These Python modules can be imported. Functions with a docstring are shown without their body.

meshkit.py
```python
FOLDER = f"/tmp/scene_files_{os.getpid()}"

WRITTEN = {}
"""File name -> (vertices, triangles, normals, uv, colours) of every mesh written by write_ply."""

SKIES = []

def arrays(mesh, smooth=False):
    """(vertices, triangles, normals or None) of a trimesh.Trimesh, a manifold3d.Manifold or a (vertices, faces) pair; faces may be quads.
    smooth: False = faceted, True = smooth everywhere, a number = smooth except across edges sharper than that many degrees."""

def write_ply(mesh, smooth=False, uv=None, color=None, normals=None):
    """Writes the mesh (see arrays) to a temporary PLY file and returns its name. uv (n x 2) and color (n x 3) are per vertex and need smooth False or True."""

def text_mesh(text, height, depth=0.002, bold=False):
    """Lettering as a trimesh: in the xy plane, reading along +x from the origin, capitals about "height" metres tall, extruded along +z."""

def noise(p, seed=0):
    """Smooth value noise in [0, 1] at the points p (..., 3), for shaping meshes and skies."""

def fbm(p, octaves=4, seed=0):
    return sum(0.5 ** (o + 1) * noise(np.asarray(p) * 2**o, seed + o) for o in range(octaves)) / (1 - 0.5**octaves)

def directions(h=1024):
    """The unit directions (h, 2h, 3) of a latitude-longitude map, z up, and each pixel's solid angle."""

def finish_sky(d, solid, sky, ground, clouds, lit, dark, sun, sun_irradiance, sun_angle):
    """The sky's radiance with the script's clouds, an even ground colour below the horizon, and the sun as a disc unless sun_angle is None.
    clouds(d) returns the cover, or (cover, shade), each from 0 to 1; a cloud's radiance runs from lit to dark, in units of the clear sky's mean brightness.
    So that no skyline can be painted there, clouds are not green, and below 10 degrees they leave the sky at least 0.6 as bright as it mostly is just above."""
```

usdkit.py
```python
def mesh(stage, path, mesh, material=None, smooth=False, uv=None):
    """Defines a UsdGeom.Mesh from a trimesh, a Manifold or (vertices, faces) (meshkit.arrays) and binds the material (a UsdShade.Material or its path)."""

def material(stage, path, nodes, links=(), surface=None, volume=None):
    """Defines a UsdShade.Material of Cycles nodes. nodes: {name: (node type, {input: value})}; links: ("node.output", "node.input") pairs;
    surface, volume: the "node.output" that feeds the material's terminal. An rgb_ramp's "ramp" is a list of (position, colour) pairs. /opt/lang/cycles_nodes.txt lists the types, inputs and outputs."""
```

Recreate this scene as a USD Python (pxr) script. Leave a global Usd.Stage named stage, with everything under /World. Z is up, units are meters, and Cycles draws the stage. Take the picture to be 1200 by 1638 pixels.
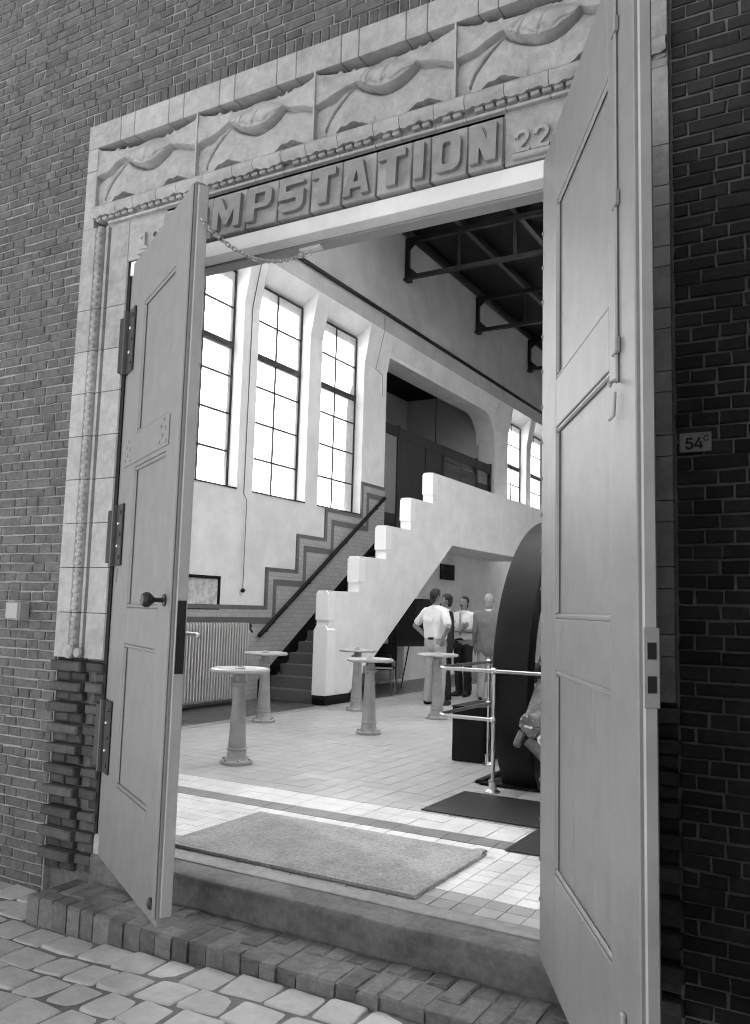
import math, random
import numpy as np, trimesh, manifold3d as m3, usdkit, meshkit
from shapely.geometry import Polygon, box as sbox
from shapely.ops import unary_union
from pxr import Usd, UsdGeom, UsdLux, UsdShade, Gf, Sdf

stage = Usd.Stage.CreateInMemory()
UsdGeom.SetStageUpAxis(stage, 'Z')
UsdGeom.Xform.Define(stage, '/World'); UsdGeom.Scope.Define(stage, '/World/Looks')
random.seed(7); rng = np.random.default_rng(7)

# ------------------------------------------------------------------ camera
YAW, PITCH, ROLL, FPX = -.525634, .113642, -.027277, 1359.4
CAM = np.array([2.56, -3.70, 1.46])
EXPOSURE = 3.47
def cam_axes():
    f = np.array([np.sin(YAW)*np.cos(PITCH), np.cos(YAW)*np.cos(PITCH), np.sin(PITCH)])
    r0 = np.array([np.cos(YAW), -np.sin(YAW), 0]); d0 = np.cross(f, r0)
    return np.cos(ROLL)*r0+np.sin(ROLL)*d0, -np.sin(ROLL)*r0+np.cos(ROLL)*d0, f
RIGHT, DOWN, FWD = cam_axes()
cam = UsdGeom.Camera.Define(stage, '/World/camera')
cam.CreateHorizontalApertureAttr(36.0); cam.CreateFocalLengthAttr(36.0*FPX/1200)
cam.CreateExposureAttr(EXPOSURE)
mm = np.eye(4); mm[0, :3] = RIGHT; mm[1, :3] = -DOWN; mm[2, :3] = -FWD; mm[3, :3] = CAM
cam.AddTransformOp().Set(Gf.Matrix4d(*mm.ravel().tolist()))
def project(p):
    p = np.asarray(p, float)-CAM; z = p@FWD
    return np.stack([600+FPX*(p@RIGHT)/z, 819+FPX*(p@DOWN)/z, z], -1)

# ------------------------------------------------------------------ sky; the sun stands behind the building's left end, so the street side lies in shade

SUN = np.array([-.74, .30, .60]); SUN /= np.linalg.norm(SUN)
SKY_STRENGTH, SUN_INT, SUN_ANGLE = .05, 1.25, .8
elev, rota = math.asin(SUN[2]), math.atan2(SUN[0], SUN[1])
sky_m = usdkit.material(stage, '/World/Looks/sky', {
    'sky': ('sky_texture', {'sky_type': 'single_scattering', 'sun_disc': False, 'sun_elevation': elev, 'sun_rotation': rota}),
    'bw': ('separate_color', {'color_type': 'rgb'}),
    'co': ('texture_coordinate', {}),
    'no': ('noise_texture', {'scale': 2.2, 'detail': 6.0, 'roughness': .6}),
    'ra': ('rgb_ramp', {'ramp': [(0, (.55,)*3), (.45, (.8,)*3), (.75, (1.0,)*3)]}),
    'cl': ('mix_color', {'blend_type': 'multiply', 'fac': 1.0, 'a': (1.25, 1.25, 1.25), 'use_clamp': False}),
    'mx': ('mix_color', {'fac': .6, 'use_clamp': False}),
    'bg': ('background_shader', {'strength': SKY_STRENGTH})},
    [('sky.color', 'bw.color'), ('co.generated', 'no.vector'), ('no.fac', 'ra.fac'), ('ra.color', 'cl.b'), ('bw.r', 'mx.a'), ('cl.result', 'mx.b'), ('mx.result', 'bg.color')], surface='bg.background')
dome = UsdLux.DomeLight.Define(stage, '/World/sky'); UsdShade.MaterialBindingAPI.Apply(dome.GetPrim()).Bind(sky_m)
dome.GetPrim().SetCustomDataByKey('kind', 'structure')
sun = UsdLux.DistantLight.Define(stage, '/World/sun')
sun.CreateIntensityAttr(SUN_INT); sun.CreateAngleAttr(SUN_ANGLE); sun.CreateNormalizeAttr(True); sun.CreateColorAttr(Gf.Vec3f(1, 1, 1))
zax = SUN; xax = np.cross([0, 0, 1.], zax); xax /= np.linalg.norm(xax); yax = np.cross(zax, xax)
sm = np.eye(4); sm[0, :3] = xax; sm[1, :3] = yax; sm[2, :3] = zax
sun.AddTransformOp().Set(Gf.Matrix4d(*sm.ravel().tolist()))

# ------------------------------------------------------------------ materials (the photograph is black and white)
def g(v): return (v, v, v)
def mat(name, v, rough=.7, var=.18, scale=6., bump=0., bscale=60., bdist=.004, stain=0., sscale=1.3, spec=.4, metal=0., stretch=(1, 1, 1), rand=0.):
    n = {'tc': ('texture_coordinate', {}), 'mp': ('mapping', {'mapping_type': 'point', 'scale': stretch}),
         'n1': ('noise_texture', {'scale': scale, 'detail': 5.0, 'roughness': .62}),
         'r1': ('rgb_ramp', {'ramp': [(.25, g(v*(1-var))), (.5, g(v)), (.75, g(min(.95, v*(1+var))))]}),
         'p': ('principled_bsdf', {'roughness': rough, 'specular_ior_level': spec, 'metallic': metal})}
    l = [('tc.object', 'mp.vector'), ('mp.vector', 'n1.vector'), ('n1.fac', 'r1.fac')]
    out = 'r1.color'
    if stain:
        n['n2'] = ('noise_texture', {'scale': sscale, 'detail': 7.0, 'roughness': .7})
        n['r2'] = ('rgb_ramp', {'ramp': [(.38, g(1-stain)), (.58, g(1.0))]})
        n['ms'] = ('mix_color', {'blend_type': 'multiply', 'fac': 1.0})
        l += [('tc.object', 'n2.vector'), ('n2.fac', 'r2.fac'), (out, 'ms.a'), ('r2.color', 'ms.b')]; out = 'ms.result'
    l.append((out, 'p.base_color'))
    if bump:
        n['n3'] = ('noise_texture', {'scale': bscale, 'detail': 4.0, 'roughness': .6})
        n['b'] = ('bump', {'strength': bump, 'distance': bdist})
        l += [('mp.vector', 'n3.vector'), ('n3.fac', 'b.height'), ('b.normal', 'p.normal')]
    return usdkit.material(stage, '/World/Looks/'+name, n, l, surface='p.BSDF')

BRICKV = [.112, .124, .135, .147, .165]
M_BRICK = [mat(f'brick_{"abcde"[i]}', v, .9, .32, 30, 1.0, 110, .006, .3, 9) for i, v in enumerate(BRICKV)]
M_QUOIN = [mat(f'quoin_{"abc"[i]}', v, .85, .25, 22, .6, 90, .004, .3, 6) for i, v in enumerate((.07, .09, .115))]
M_MORTAR_R = mat('dark_mortar', .20, .95, .2, 30, .7, 120, .004, .35, 2.5)
M_BRICK_R = [mat(f'dark_brick_{"abc"[i]}', v, .8, .35, 22, .6, 90, .004, .3, 5) for i, v in enumerate((.022, .032, .045))]  # right wall: darker brick and mortar set than the left
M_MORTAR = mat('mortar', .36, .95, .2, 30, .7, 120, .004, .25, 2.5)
M_STONE = mat('portal_stone', .44, .85, .14, 24, .9, 110, .004, .20, 7)
M_STONE_B = mat('portal_stone_light', .47, .85, .14, 24, .9, 110, .004, .18, 7)
M_STONE_C = mat('portal_stone_grey', .40, .85, .16, 24, .9, 110, .004, .24, 7)
M_LETTERB = mat('letter_block_stone', .38, .8, .2, 12, .35, 120, .003, .3, 5)
M_LETTER = mat('letter_stone', .30, .8, .16, 12, .35, 120, .003, .2, 4)
M_PAINT = mat('door_paint', .285, .45, .06, 7, .15, 60, .003, .10, 7.0, spec=.35, stretch=(1, 1, .3))
M_EDGE_LIT = mat('lit_door_edge_paint', .46, .45, .06, 4, .06, 60, .002, .1, 2, spec=.45)  # edge paint lightened to stand in for light falling on the edges
M_WHITE = mat('frame_white', .90, .45, .05, 4, .05, 60, .002, .08, 2)
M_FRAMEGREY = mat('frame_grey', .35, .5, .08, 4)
M_IRON = mat('black_iron', .018, .38, .3, 20, .3, 80, .002, spec=.5)
M_DARK = mat('dark_fill', .02, .8)
M_GRANITE = mat('threshold_stone', .17, .75, .25, 30, .5, 70, .004, .5, 3.0)
M_GRANITE_TOP = mat('threshold_sill', .3, .7, .2, 20, .4, 70, .003, .25, 4)
M_STEPB = [mat(f'step_brick_{"abcd"[i]}', v, .85, .22, 30, .9, 80, .006, .3, 9) for i, v in enumerate((.13, .165, .19, .22))]
M_SETT = [mat(f'sett_{"abc"[i]}', v, .72, .14, 14, .5, 40, .006, .12, 3) for i, v in enumerate((.44, .48, .52))]
M_GROUT = mat('street_sand', .16, .95, .3, 25, .6, 80, .006)
M_STREET = mat('street_far', .09, .9, .3, 5, .5, 10, .02)
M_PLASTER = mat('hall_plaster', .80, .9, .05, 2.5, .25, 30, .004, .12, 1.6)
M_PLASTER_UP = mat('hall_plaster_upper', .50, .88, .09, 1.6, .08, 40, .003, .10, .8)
M_PARAPET = mat('parapet_plaster', .86, .85, .05, 3.5, .25, 30, .004, .08, 2.0)
M_CAP = mat('parapet_cap_paint', .90, .7, .02, 3, .1, 30, .003)
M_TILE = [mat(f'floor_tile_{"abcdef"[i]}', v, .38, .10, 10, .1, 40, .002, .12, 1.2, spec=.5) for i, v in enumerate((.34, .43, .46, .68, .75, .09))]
M_BAND = mat('floor_band', .22, .4, .12, 8, stain=.15)
M_FGROUT = mat('floor_grout', .30, .9, .2, 20)
M_MAT = mat('coir_mat', .46, .98, .35, 60, 1.0, 160, .012, .22, 4)
M_PLATE = None
M_WTILE = None
M_WBAND = mat('tile_band', .13, .35, .12, 10)
M_STEP = mat('stair_terrazzo', .12, .5, .2, 40)
M_RAD = mat('radiator_paint', .5, .45, .06, 5)
M_VALVE = mat('pedestal_paint', .36, .36, .14, 8, .1, 60, .002, .1, 4, spec=.6)
M_VALVED = mat('oily_casting', .22, .4, .4, 14, .4, 50, .004, .4, 9, spec=.5)
M_VALVETOP = mat('wheel_disc_paint', .44, .28, .12, 8, .05, 60, .002, .1, 4, spec=.6)
M_CHROME = mat('bright_steel', .62, .22, .06, 10, metal=1.)
M_BLACK = mat('black_paint', .010, .55, .3, 8, .1, 60, .002, spec=.2)
M_WHEEL = mat('flywheel_iron', .011, .5, .35, 6, .25, 60, .002, .3, 3, spec=.28)
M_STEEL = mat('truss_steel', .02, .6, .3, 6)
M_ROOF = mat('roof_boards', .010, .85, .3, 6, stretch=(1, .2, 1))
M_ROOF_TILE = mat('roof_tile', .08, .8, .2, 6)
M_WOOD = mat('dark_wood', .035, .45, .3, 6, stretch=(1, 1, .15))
M_WOODP = mat('partition_panel', .075, .3, .35, 3)
M_WINBAR = mat('window_bar', .04, .55, .2, 10)
M_SKIN = mat('skin', .25, .55, .06, 10)
M_HAIR = mat('dark_hair', .02, .6, .4, 60, .8, 90, .006)
M_HAIRG = mat('grey_hair', .36, .7, .45, 60, .8, 90, .006)
M_SHIRT = mat('white_shirt', .78, .85, .05, 6, .4, 12, .01)
M_SHIRTB = mat('cream_shirt', .68, .85, .05, 6, .4, 12, .01)
M_TROUSER = mat('light_trousers', .40, .88, .08, 6, .4, 12, .01)
M_TROUSERD = mat('dark_trousers', .018, .88, .1, 6, .4, 12, .01)
M_TROUSERG = mat('grey_trousers', .34, .88, .1, 6, .4, 12, .01)
M_BLAZER = mat('grey_blazer', .19, .9, .12, 60, .4, 14, .01)
M_SUIT = mat('dark_suit', .022, .9, .1, 6)
M_SHOE = mat('black_shoe', .015, .35, .1, 6)
M_TIE = mat('grey_tie', .4, .6, .15, 30)
M_PAPER = mat('paper', .75, .8, .04, 8)
M_PRINT = mat('print_paper', .62, .6, .15, 7, stain=.35, sscale=9)
M_PLAQUE = mat('enamel_plate', .36, .35, .2, 20, stain=.25, sscale=14)
M_BOX = mat('junction_box_paint', .36, .55, .1, 8)
M_BRASS = mat('worn_brass', .25, .35, .2, 20, metal=.8)
# checker plate: dark, fine studs
M_PLATE = usdkit.material(stage, '/World/Looks/checker_plate', {
    'tc': ('texture_coordinate', {}), 'v': ('voronoi_texture', {'scale': 34.0, 'randomness': .15}),
    'r': ('rgb_ramp', {'ramp': [(.0, g(.05)), (.35, g(.028)), (.6, g(.016))]}), 'b': ('bump', {'strength': .8, 'distance': .004, 'invert': True}),
    'p': ('principled_bsdf', {'roughness': .42, 'specular_ior_level': .5})},
    [('tc.object', 'v.vector'), ('v.distance', 'r.fac'), ('r.color', 'p.base_color'), ('v.distance', 'b.height'), ('b.normal', 'p.normal')], surface='p.BSDF')
def tiled(name, v, w, h, mortar, rough=.3):
    # glazed wall tiles too small to pick apart from the street: joints in the material (on planes facing x)
    return usdkit.material(stage, '/World/Looks/'+name, {
        'tc': ('texture_coordinate', {}), 'sx': ('separate_xyz', {}), 'cx': ('combine_xyz', {}),
        'br': ('brick_texture', {'offset': .5, 'scale': 1.0, 'brick_width': w, 'row_height': h, 'mortar_size': .004, 'mortar_smooth': .2, 'color1': g(v*.92), 'color2': g(v*1.06), 'mortar': g(mortar)}),
        'b': ('bump', {'strength': .5, 'distance': .002}), 'p': ('principled_bsdf', {'roughness': rough, 'specular_ior_level': .5})},
        [('tc.object', 'sx.vector'), ('sx.y', 'cx.x'), ('sx.z', 'cx.y'), ('cx.vector', 'br.vector'), ('br.color', 'p.base_color'), ('br.fac', 'b.height'), ('b.normal', 'p.normal')], surface='p.BSDF')
M_WTILE = tiled('wall_tile', .42, .15, .075, .27)
M_WING_DARK = mat('shade_wing_brick', .03, .85, .3, 8, .4, 40)  # near black so the added wing throws back little light
M_FARBRICK = usdkit.material(stage, '/World/Looks/far_brick', {
    'tc': ('texture_coordinate', {}), 'sx': ('separate_xyz', {}), 'cx': ('combine_xyz', {}),
    'br': ('brick_texture', {'offset': .5, 'scale': 1.0, 'brick_width': .22, 'row_height': .062, 'mortar_size': .008, 'color1': g(.11), 'color2': g(.17), 'mortar': g(.3)}),
    'p': ('principled_bsdf', {'roughness': .9})},
    [('tc.object', 'sx.vector'), ('sx.x', 'cx.x'), ('sx.z', 'cx.y'), ('cx.vector', 'br.vector'), ('br.color', 'p.base_color')], surface='p.BSDF')
# frosted window glass: scatters daylight, lets some straight through
M_GLASS = usdkit.material(stage, '/World/Looks/frosted_glass', {
    'tc': ('texture_coordinate', {}), 'n': ('noise_texture', {'scale': 14.0, 'detail': 3.0}),
    'r': ('rgb_ramp', {'ramp': [(.3, g(.80)), (.7, g(.96))]}),
    't': ('translucent_bsdf', {}), 'tr': ('transparent_bsdf', {'color': g(.95)}), 'gl': ('glossy_bsdf', {'roughness': .1, 'color': g(.9)}),
    'm1': ('mix_closure', {'fac': .12}), 'f': ('fresnel', {'IOR': 1.45}), 'm2': ('mix_closure', {})},
    [('tc.object', 'n.vector'), ('n.fac', 'r.fac'), ('r.color', 't.color'), ('t.BSDF', 'm1.closure1'), ('tr.BSDF', 'm1.closure2'), ('f.fac', 'm2.fac'), ('m1.closure', 'm2.closure1'), ('gl.BSDF', 'm2.closure2')], surface='m2.closure')

M_SUN_PATCH = usdkit.material(stage, '/World/Looks/sun_patch_glass', {  # clearer glass, made so one hidden window throws a sun patch
    't': ('translucent_bsdf', {'color': g(.95)}), 'm1': ('mix_closure', {'fac': .22}),
    'tr': ('transparent_bsdf', {'color': g(.92)}), 'gl': ('glossy_bsdf', {'roughness': .03, 'color': g(.9)}), 'f': ('fresnel', {'IOR': 1.45}), 'm2': ('mix_closure', {})},
    [('t.BSDF', 'm1.closure1'), ('tr.BSDF', 'm1.closure2'), ('f.fac', 'm2.fac'), ('m1.closure', 'm2.closure1'), ('gl.BSDF', 'm2.closure2')], surface='m2.closure')

# ------------------------------------------------------------------ helpers
used = {}
def uname(parent, name):
    k = (parent, name); used[k] = used.get(k, -1)+1
    return f'{parent}/{name}' if used[k] == 0 else f'{parent}/{name}_{used[k]:03d}'
def path_of(parent): return '/World' if parent is None else (parent if isinstance(parent, str) else str(parent.GetPath()))
def cd(prim, label=None, cat=None, group=None, kind=None):
    for k, v in (('label', label), ('category', cat), ('group', group), ('kind', kind)):
        if v: prim.SetCustomDataByKey(k, v)
    return prim
def obj(name, mesh, m, parent=None, smooth=False, label=None, cat=None, group=None, kind=None):
    if isinstance(mesh, list): mesh = cat_meshes(mesh)
    p = usdkit.mesh(stage, uname(path_of(parent), name), mesh, m, smooth=smooth).GetPrim()
    return cd(p, label, cat, group, kind)
def thing(name, label, cat, loc=(0, 0, 0), rz=0., group=None, scale=None):
    x = UsdGeom.Xform.Define(stage, uname('/World', name))
    x.AddTranslateOp().Set(Gf.Vec3d(*map(float, loc)))
    if rz: x.AddRotateZOp().Set(float(rz))
    return cd(x.GetPrim(), label, cat, group)
def copy_of(src, label, loc, rz=0., group=None):
    base = src.GetName()
    x = UsdGeom.Xform.Define(stage, uname('/World', base))
    x.AddTranslateOp().Set(Gf.Vec3d(*map(float, loc)))
    if rz: x.AddRotateZOp().Set(float(rz))
    p = x.GetPrim(); p.GetReferences().AddInternalReference(src.GetPath()); p.SetInstanceable(True)
    return cd(p, label, src.GetCustomDataByKey('category'), group)
def cat_meshes(ms):
    return trimesh.util.concatenate([trimesh.Trimesh(*meshkit.arrays(a)[:2], process=False) for a in ms])
def bx(x0, x1, y0, y1, z0, z1):
    b = trimesh.creation.box([x1-x0, y1-y0, z1-z0]); b.apply_translation([(x0+x1)/2, (y0+y1)/2, (z0+z1)/2]); return b
def cbx(x0, x1, y0, y1, z0, z1, c=.004, j=0.):
    """A chamfered box (hull of three boxes' corners)."""
    pts = []
    for a, b, d in ((c, 0, c), (0, c, c), (c, c, 0)):
        for sx in (x0+a, x1-a):
            for sy in (y0+b, y1-b):
                for sz in (z0+d, z1-d): pts.append((sx, sy, sz))
    pts = np.array(pts)
    if j: pts = pts+rng.normal(0, j, pts.shape)
    return trimesh.Trimesh(*(lambda h: (h.vertices, h.faces))(trimesh.convex.convex_hull(pts)), process=False)
def front_brick(x0, x1, z0, z1, y0, depth=.05, c=.0045, j=.0021):
    """One brick of a wall facing -y: chamfered front, plain sides (18 triangles)."""
    q = np.array([[x0, z0], [x1, z0], [x1, z1], [x0, z1]]); mid = q.mean(0)
    inn = q+np.sign(mid-q)*c
    q = q+rng.normal(0, j, q.shape); inn = inn+rng.normal(0, j, inn.shape)
    yy = y0+rng.normal(0, .0015)+rng.normal(0, .0006, 4)
    v = np.array([[a[0], y0+depth, a[1]] for a in q]+[[a[0], yy[i]+c, a[1]] for i, a in enumerate(q)]+[[a[0], yy[i], a[1]] for i, a in enumerate(inn)])
    f = []
    for b in (0, 4):
        for i in range(4):
            k = (i+1) % 4; f += [(b+i, b+k, b+4+k), (b+i, b+4+k, b+4+i)]
    f += [(8, 9, 10), (8, 10, 11)]
    f = np.array(f)
    return trimesh.Trimesh(v, f, process=False)
def top_brick(x0, x1, y0, y1, z0, z1, c=.005, j=.0015, dome=0.):
    """A block seen from above: chamfered top edge."""
    q = np.array([[x0, y0], [x1, y0], [x1, y1], [x0, y1]]); mid = q.mean(0)
    inn = q+np.sign(mid-q)*c
    q = q+rng.normal(0, j, q.shape); inn = inn+rng.normal(0, j, inn.shape)
    zz = z1+rng.normal(0, j*.7, 4)
    v = np.array([[a[0], a[1], z0] for a in q]+[[a[0], a[1], zz[i]-c] for i, a in enumerate(q)]+[[a[0], a[1], zz[i]] for i, a in enumerate(inn)])
    f = []
    for b in (0, 4):
        for i in range(4):
            k = (i+1) % 4; f += [(b+i, b+k, b+4+k), (b+i, b+4+k, b+4+i)]
    f += [(8, 9, 10), (8, 10, 11)]
    return trimesh.Trimesh(v, np.array(f), process=False)
def cobble(cx, cy, w, d, z0, z1):
    """Rounded sett: superellipse rings."""
    n = 16; a = np.linspace(0, 2*np.pi, n, endpoint=False)
    e = .17+rng.uniform(-.04, .05)
    ux = np.sign(np.cos(a))*np.abs(np.cos(a))**e; uy = np.sign(np.sin(a))*np.abs(np.sin(a))**e
    wob = 1+rng.normal(0, .016, n); tl = rng.normal(0, .006, 2)
    sk = rng.normal(0, .035)
    rings = []
    for s, z in ((1., z0), (1., z1-.014), (.965, z1-.005), (.89, z1-.001), (.5, z1+.001)):
        x = ux*wob*s*w/2; y = uy*wob*s*d/2
        rings.append(np.stack([cx+x+sk*y, cy+y, z+tl[0]*x/w+tl[1]*y/d+0*x], 1))
    v = np.vstack(rings+[[[cx, cy, z1+.003]]]); f = []
    for r in range(4):
        for i in range(n):
            k = (i+1) % n; f += [(r*n+i, r*n+k, r*n+n+k), (r*n+i, r*n+n+k, r*n+n+i)]
    for i in range(n): f.append((4*n+i, 4*n+(i+1) % n, 5*n))
    return trimesh.Trimesh(v, np.array(f), process=False)
def lathe(prof, n=28, loc=(0, 0, 0)):
    p = np.array(prof, float); a = np.linspace(0, 2*np.pi, n, endpoint=False)
    v = np.concatenate([np.stack([r*np.cos(a), r*np.sin(a), np.full(n, z)], 1) for r, z in p]); f = []
    for r in range(len(p)-1):
        for i in range(n):
            k = (i+1) % n; f += [(r*n+i, r*n+k, r*n+n+k), (r*n+i, r*n+n+k, r*n+n+i)]
    m = trimesh.Trimesh(v+np.array(loc), np.array(f), process=False); return m
def cyl(p0, p1, r, n=14, r1=None):
    p0, p1 = np.array(p0, float), np.array(p1, float); d = p1-p0; L = np.linalg.norm(d)
    m = lathe([(0, 0), (r, 0), (r if r1 is None else r1, L), (0, L)], n)
    m.apply_transform(trimesh.geometry.align_vectors([0, 0, 1], d/L)); m.apply_translation(p0); return m
def tube(pts, r, n=10):
    pts = [np.array(p, float) for p in pts]; ms = [cyl(a, b, r, n) for a, b in zip(pts, pts[1:])]
    for p in pts: s = trimesh.creation.icosphere(1, r*1.0); s.apply_translation(p); ms.append(s)
    return cat_meshes(ms)
def prism(poly, axis, a0, a1):
    """Extrudes a shapely polygon. axis 'x': polygon in (y,z); 'y': in (x,z); 'z': in (x,y)."""
    polys = getattr(poly, 'geoms', [poly]); out = []
    for q in polys:
        m = trimesh.creation.extrude_polygon(q, a1-a0, engine='earcut'); v = m.vertices.copy(); w = v.copy()
        if axis == 'z': w[:, 2] += a0
        elif axis == 'y': w = np.stack([v[:, 0], a1-v[:, 2], v[:, 1]], 1)
        else: w = np.stack([a0+v[:, 2], v[:, 0], v[:, 1]], 1)
        out.append(trimesh.Trimesh(w, m.faces, process=False))
    return cat_meshes(out)
def xf(m, loc=(0, 0, 0), rz=0., R=None):
    m = m.copy()
    if R is not None: m.apply_transform(R)
    if rz: m.apply_transform(trimesh.transformations.rotation_matrix(rz, [0, 0, 1]))
    m.apply_translation(loc); return m
def ball(c, r, sub=2, sc=(1, 1, 1)):
    s = trimesh.creation.icosphere(sub, 1.0); s.vertices = s.vertices*np.array(sc)*r+np.array(c); return s
def largest(items, n=300):
    """items: (centre, size) -> set of indices of the n that show largest in the photograph."""
    c = np.array([i[0] for i in items]); s = np.array([i[1] for i in items]); q = project(c)
    vis = (q[:, 2] > .5) & (q[:, 0] > -25) & (q[:, 0] < 1225) & (q[:, 1] > -20) & (q[:, 1] < 1660)
    score = np.where(vis, s/np.maximum(q[:, 2], .1)**2, 0)
    o = np.argsort(-score)[:n]
    return set(int(i) for i in o if score[i] > 0)
def lay(items, parent, name, stuff_name, mats, n=300):
    """items: (centre, size, mesh, material index). The n largest become parts, the rest one part per tone."""
    keep = largest([(i[0], i[1]) for i in items], n); rest = {}
    for k, it in enumerate(items):
        if k in keep: obj(name, it[2], mats[it[3]], parent)
        else: rest.setdefault(it[3], []).append(it[2])
    for t, ms in rest.items(): obj(stuff_name, ms, mats[t], parent, kind='stuff')

# ================================================================== STREET
GZ = -.28
def ground(x): return np.interp(x, [-3.5, -1., .1, .8, 2.5], [-.33, -.292, -.226, -.208, -.20])
sx_ = np.array([-60, -3.5, -1., .1, .8, 2.5, 60.]); sv = np.array([[x, y, ground(x)-.030] for y in (-60., .02) for x in sx_])
obj('street', trimesh.Trimesh(sv, np.array([[i, i+1, i+8] for i in range(6)]+[[i, i+8, i+7] for i in range(6)]), process=False), M_STREET, kind='structure')
paving = thing('sett_paving', 'pale rounded stone setts with dark sandy joints in front of the step', 'paving', (0, 0, 0))
items = []; rows = np.arange(.02, -1.75, -.205)
for r, y in enumerate(rows):
    x = -3.5+rng.uniform(0, .24)
    while x < 2.25:
        w = rng.uniform(.20, .265); d = .205-.013+rng.normal(0, .006)
        cx, cy = x+w/2, y-.1025+rng.normal(0, .006)
        if cy < -.48 or cx < -1.66 or cx > 2.15:
            items.append(((cx, cy, GZ), w*d, cobble(cx, cy, w-.012, d, ground(cx)-.05, ground(cx)+rng.normal(0, .003)), int(rng.integers(3))))
        x += w
lay(items, paving, 'sett', 'far_setts', M_SETT, 200)
jv = np.array([[x, y, ground(x)-.009] for y in (-1.9, .0) for x in sx_[1:-1]]); obj('joint_sand', trimesh.Trimesh(jv, np.array([[i, i+1, i+6] for i in range(4)]+[[i, i+6, i+5] for i in range(4)]), process=False), M_GROUT, paving)

# brick step in front of the threshold
step = thing('brick_step', 'low step of worn bricks laid along the foot of the threshold', 'step', (0, 0, 0))
items = []; x = -1.52
while x < 2.02:
    w = rng.uniform(.100, .116)
    yf = -.385+rng.normal(0, .006); split = rng.choice([-.165, -.185, -.27])
    for y0, y1 in ((yf, split-.004), (split+.004, -.035)):
        zt = -.16+rng.normal(0, .003)-(.012 if rng.random() < .12 and y0 == yf else 0)
        items.append(((x, y0, zt), w*(y1-y0), top_brick(x, x+w-.006, y0, y1, GZ-.12, zt, .011, .0035), int(rng.choice(4, p=[.22, .3, .28, .2]))))
    x += w
lay(items, step, 'brick', 'bricks', M_STEPB, 200)
obj('mortar_bed', bx(-1.515, 2.01, -.372, -.03, GZ-.12, -.166), M_GROUT, step)

# stone threshold
thr = thing('stone_threshold', 'worn grey stone doorstep with a grooved sill under the doorway', 'doorstep', (0, 0, 0))
def rough_slab(x0, x1, y0, y1, z0, z1, nx, amp, c=.018):
    """A slab with worn, uneven upper front edge."""
    xs = np.linspace(x0, x1, nx); prof = [(y0, z0), (y0, z1-c*1.6), (y0+c*.35, z1-c*.45), (y0+c, z1), (y0+c*3, z1), (y1, z1), (y1, z0)]
    v = []
    for i, x in enumerate(xs):
        w = (meshkit.fbm(np.array([[x*5, 3.3, 0]]), 3, 5)[0]-.5)*amp; w2 = (meshkit.fbm(np.array([[x*9, 7.3, 2]]), 3, 9)[0]-.5)*amp
        for k, (y, z) in enumerate(prof):
            v.append((x, y+(w2*.7 if k in (1, 2, 3) else 0)+(w*.3 if k < 2 else 0), z+(w-amp*.25 if k in (1, 2, 3) else 0)))
    n = len(prof); f = []
    for i in range(nx-1):
        for k in range(n-1):
            a = i*n+k; f += [(a, a+n, a+n+1), (a, a+n+1, a+1)]
    v = np.array(v); cap = [list(range(n)), list(range((nx-1)*n, nx*n))]
    for q, c_ in enumerate(cap):
        for k in range(1, n-1): f.append((c_[0], c_[k], c_[k+1]) if q == 0 else (c_[0], c_[k+1], c_[k]))
    return trimesh.Trimesh(v, np.array(f), process=False)
obj('doorstep_block', rough_slab(-1.43, 1.43, -.03, .15, GZ-.02, 0., 150, .016), M_GRANITE, thr, smooth=40)
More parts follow.
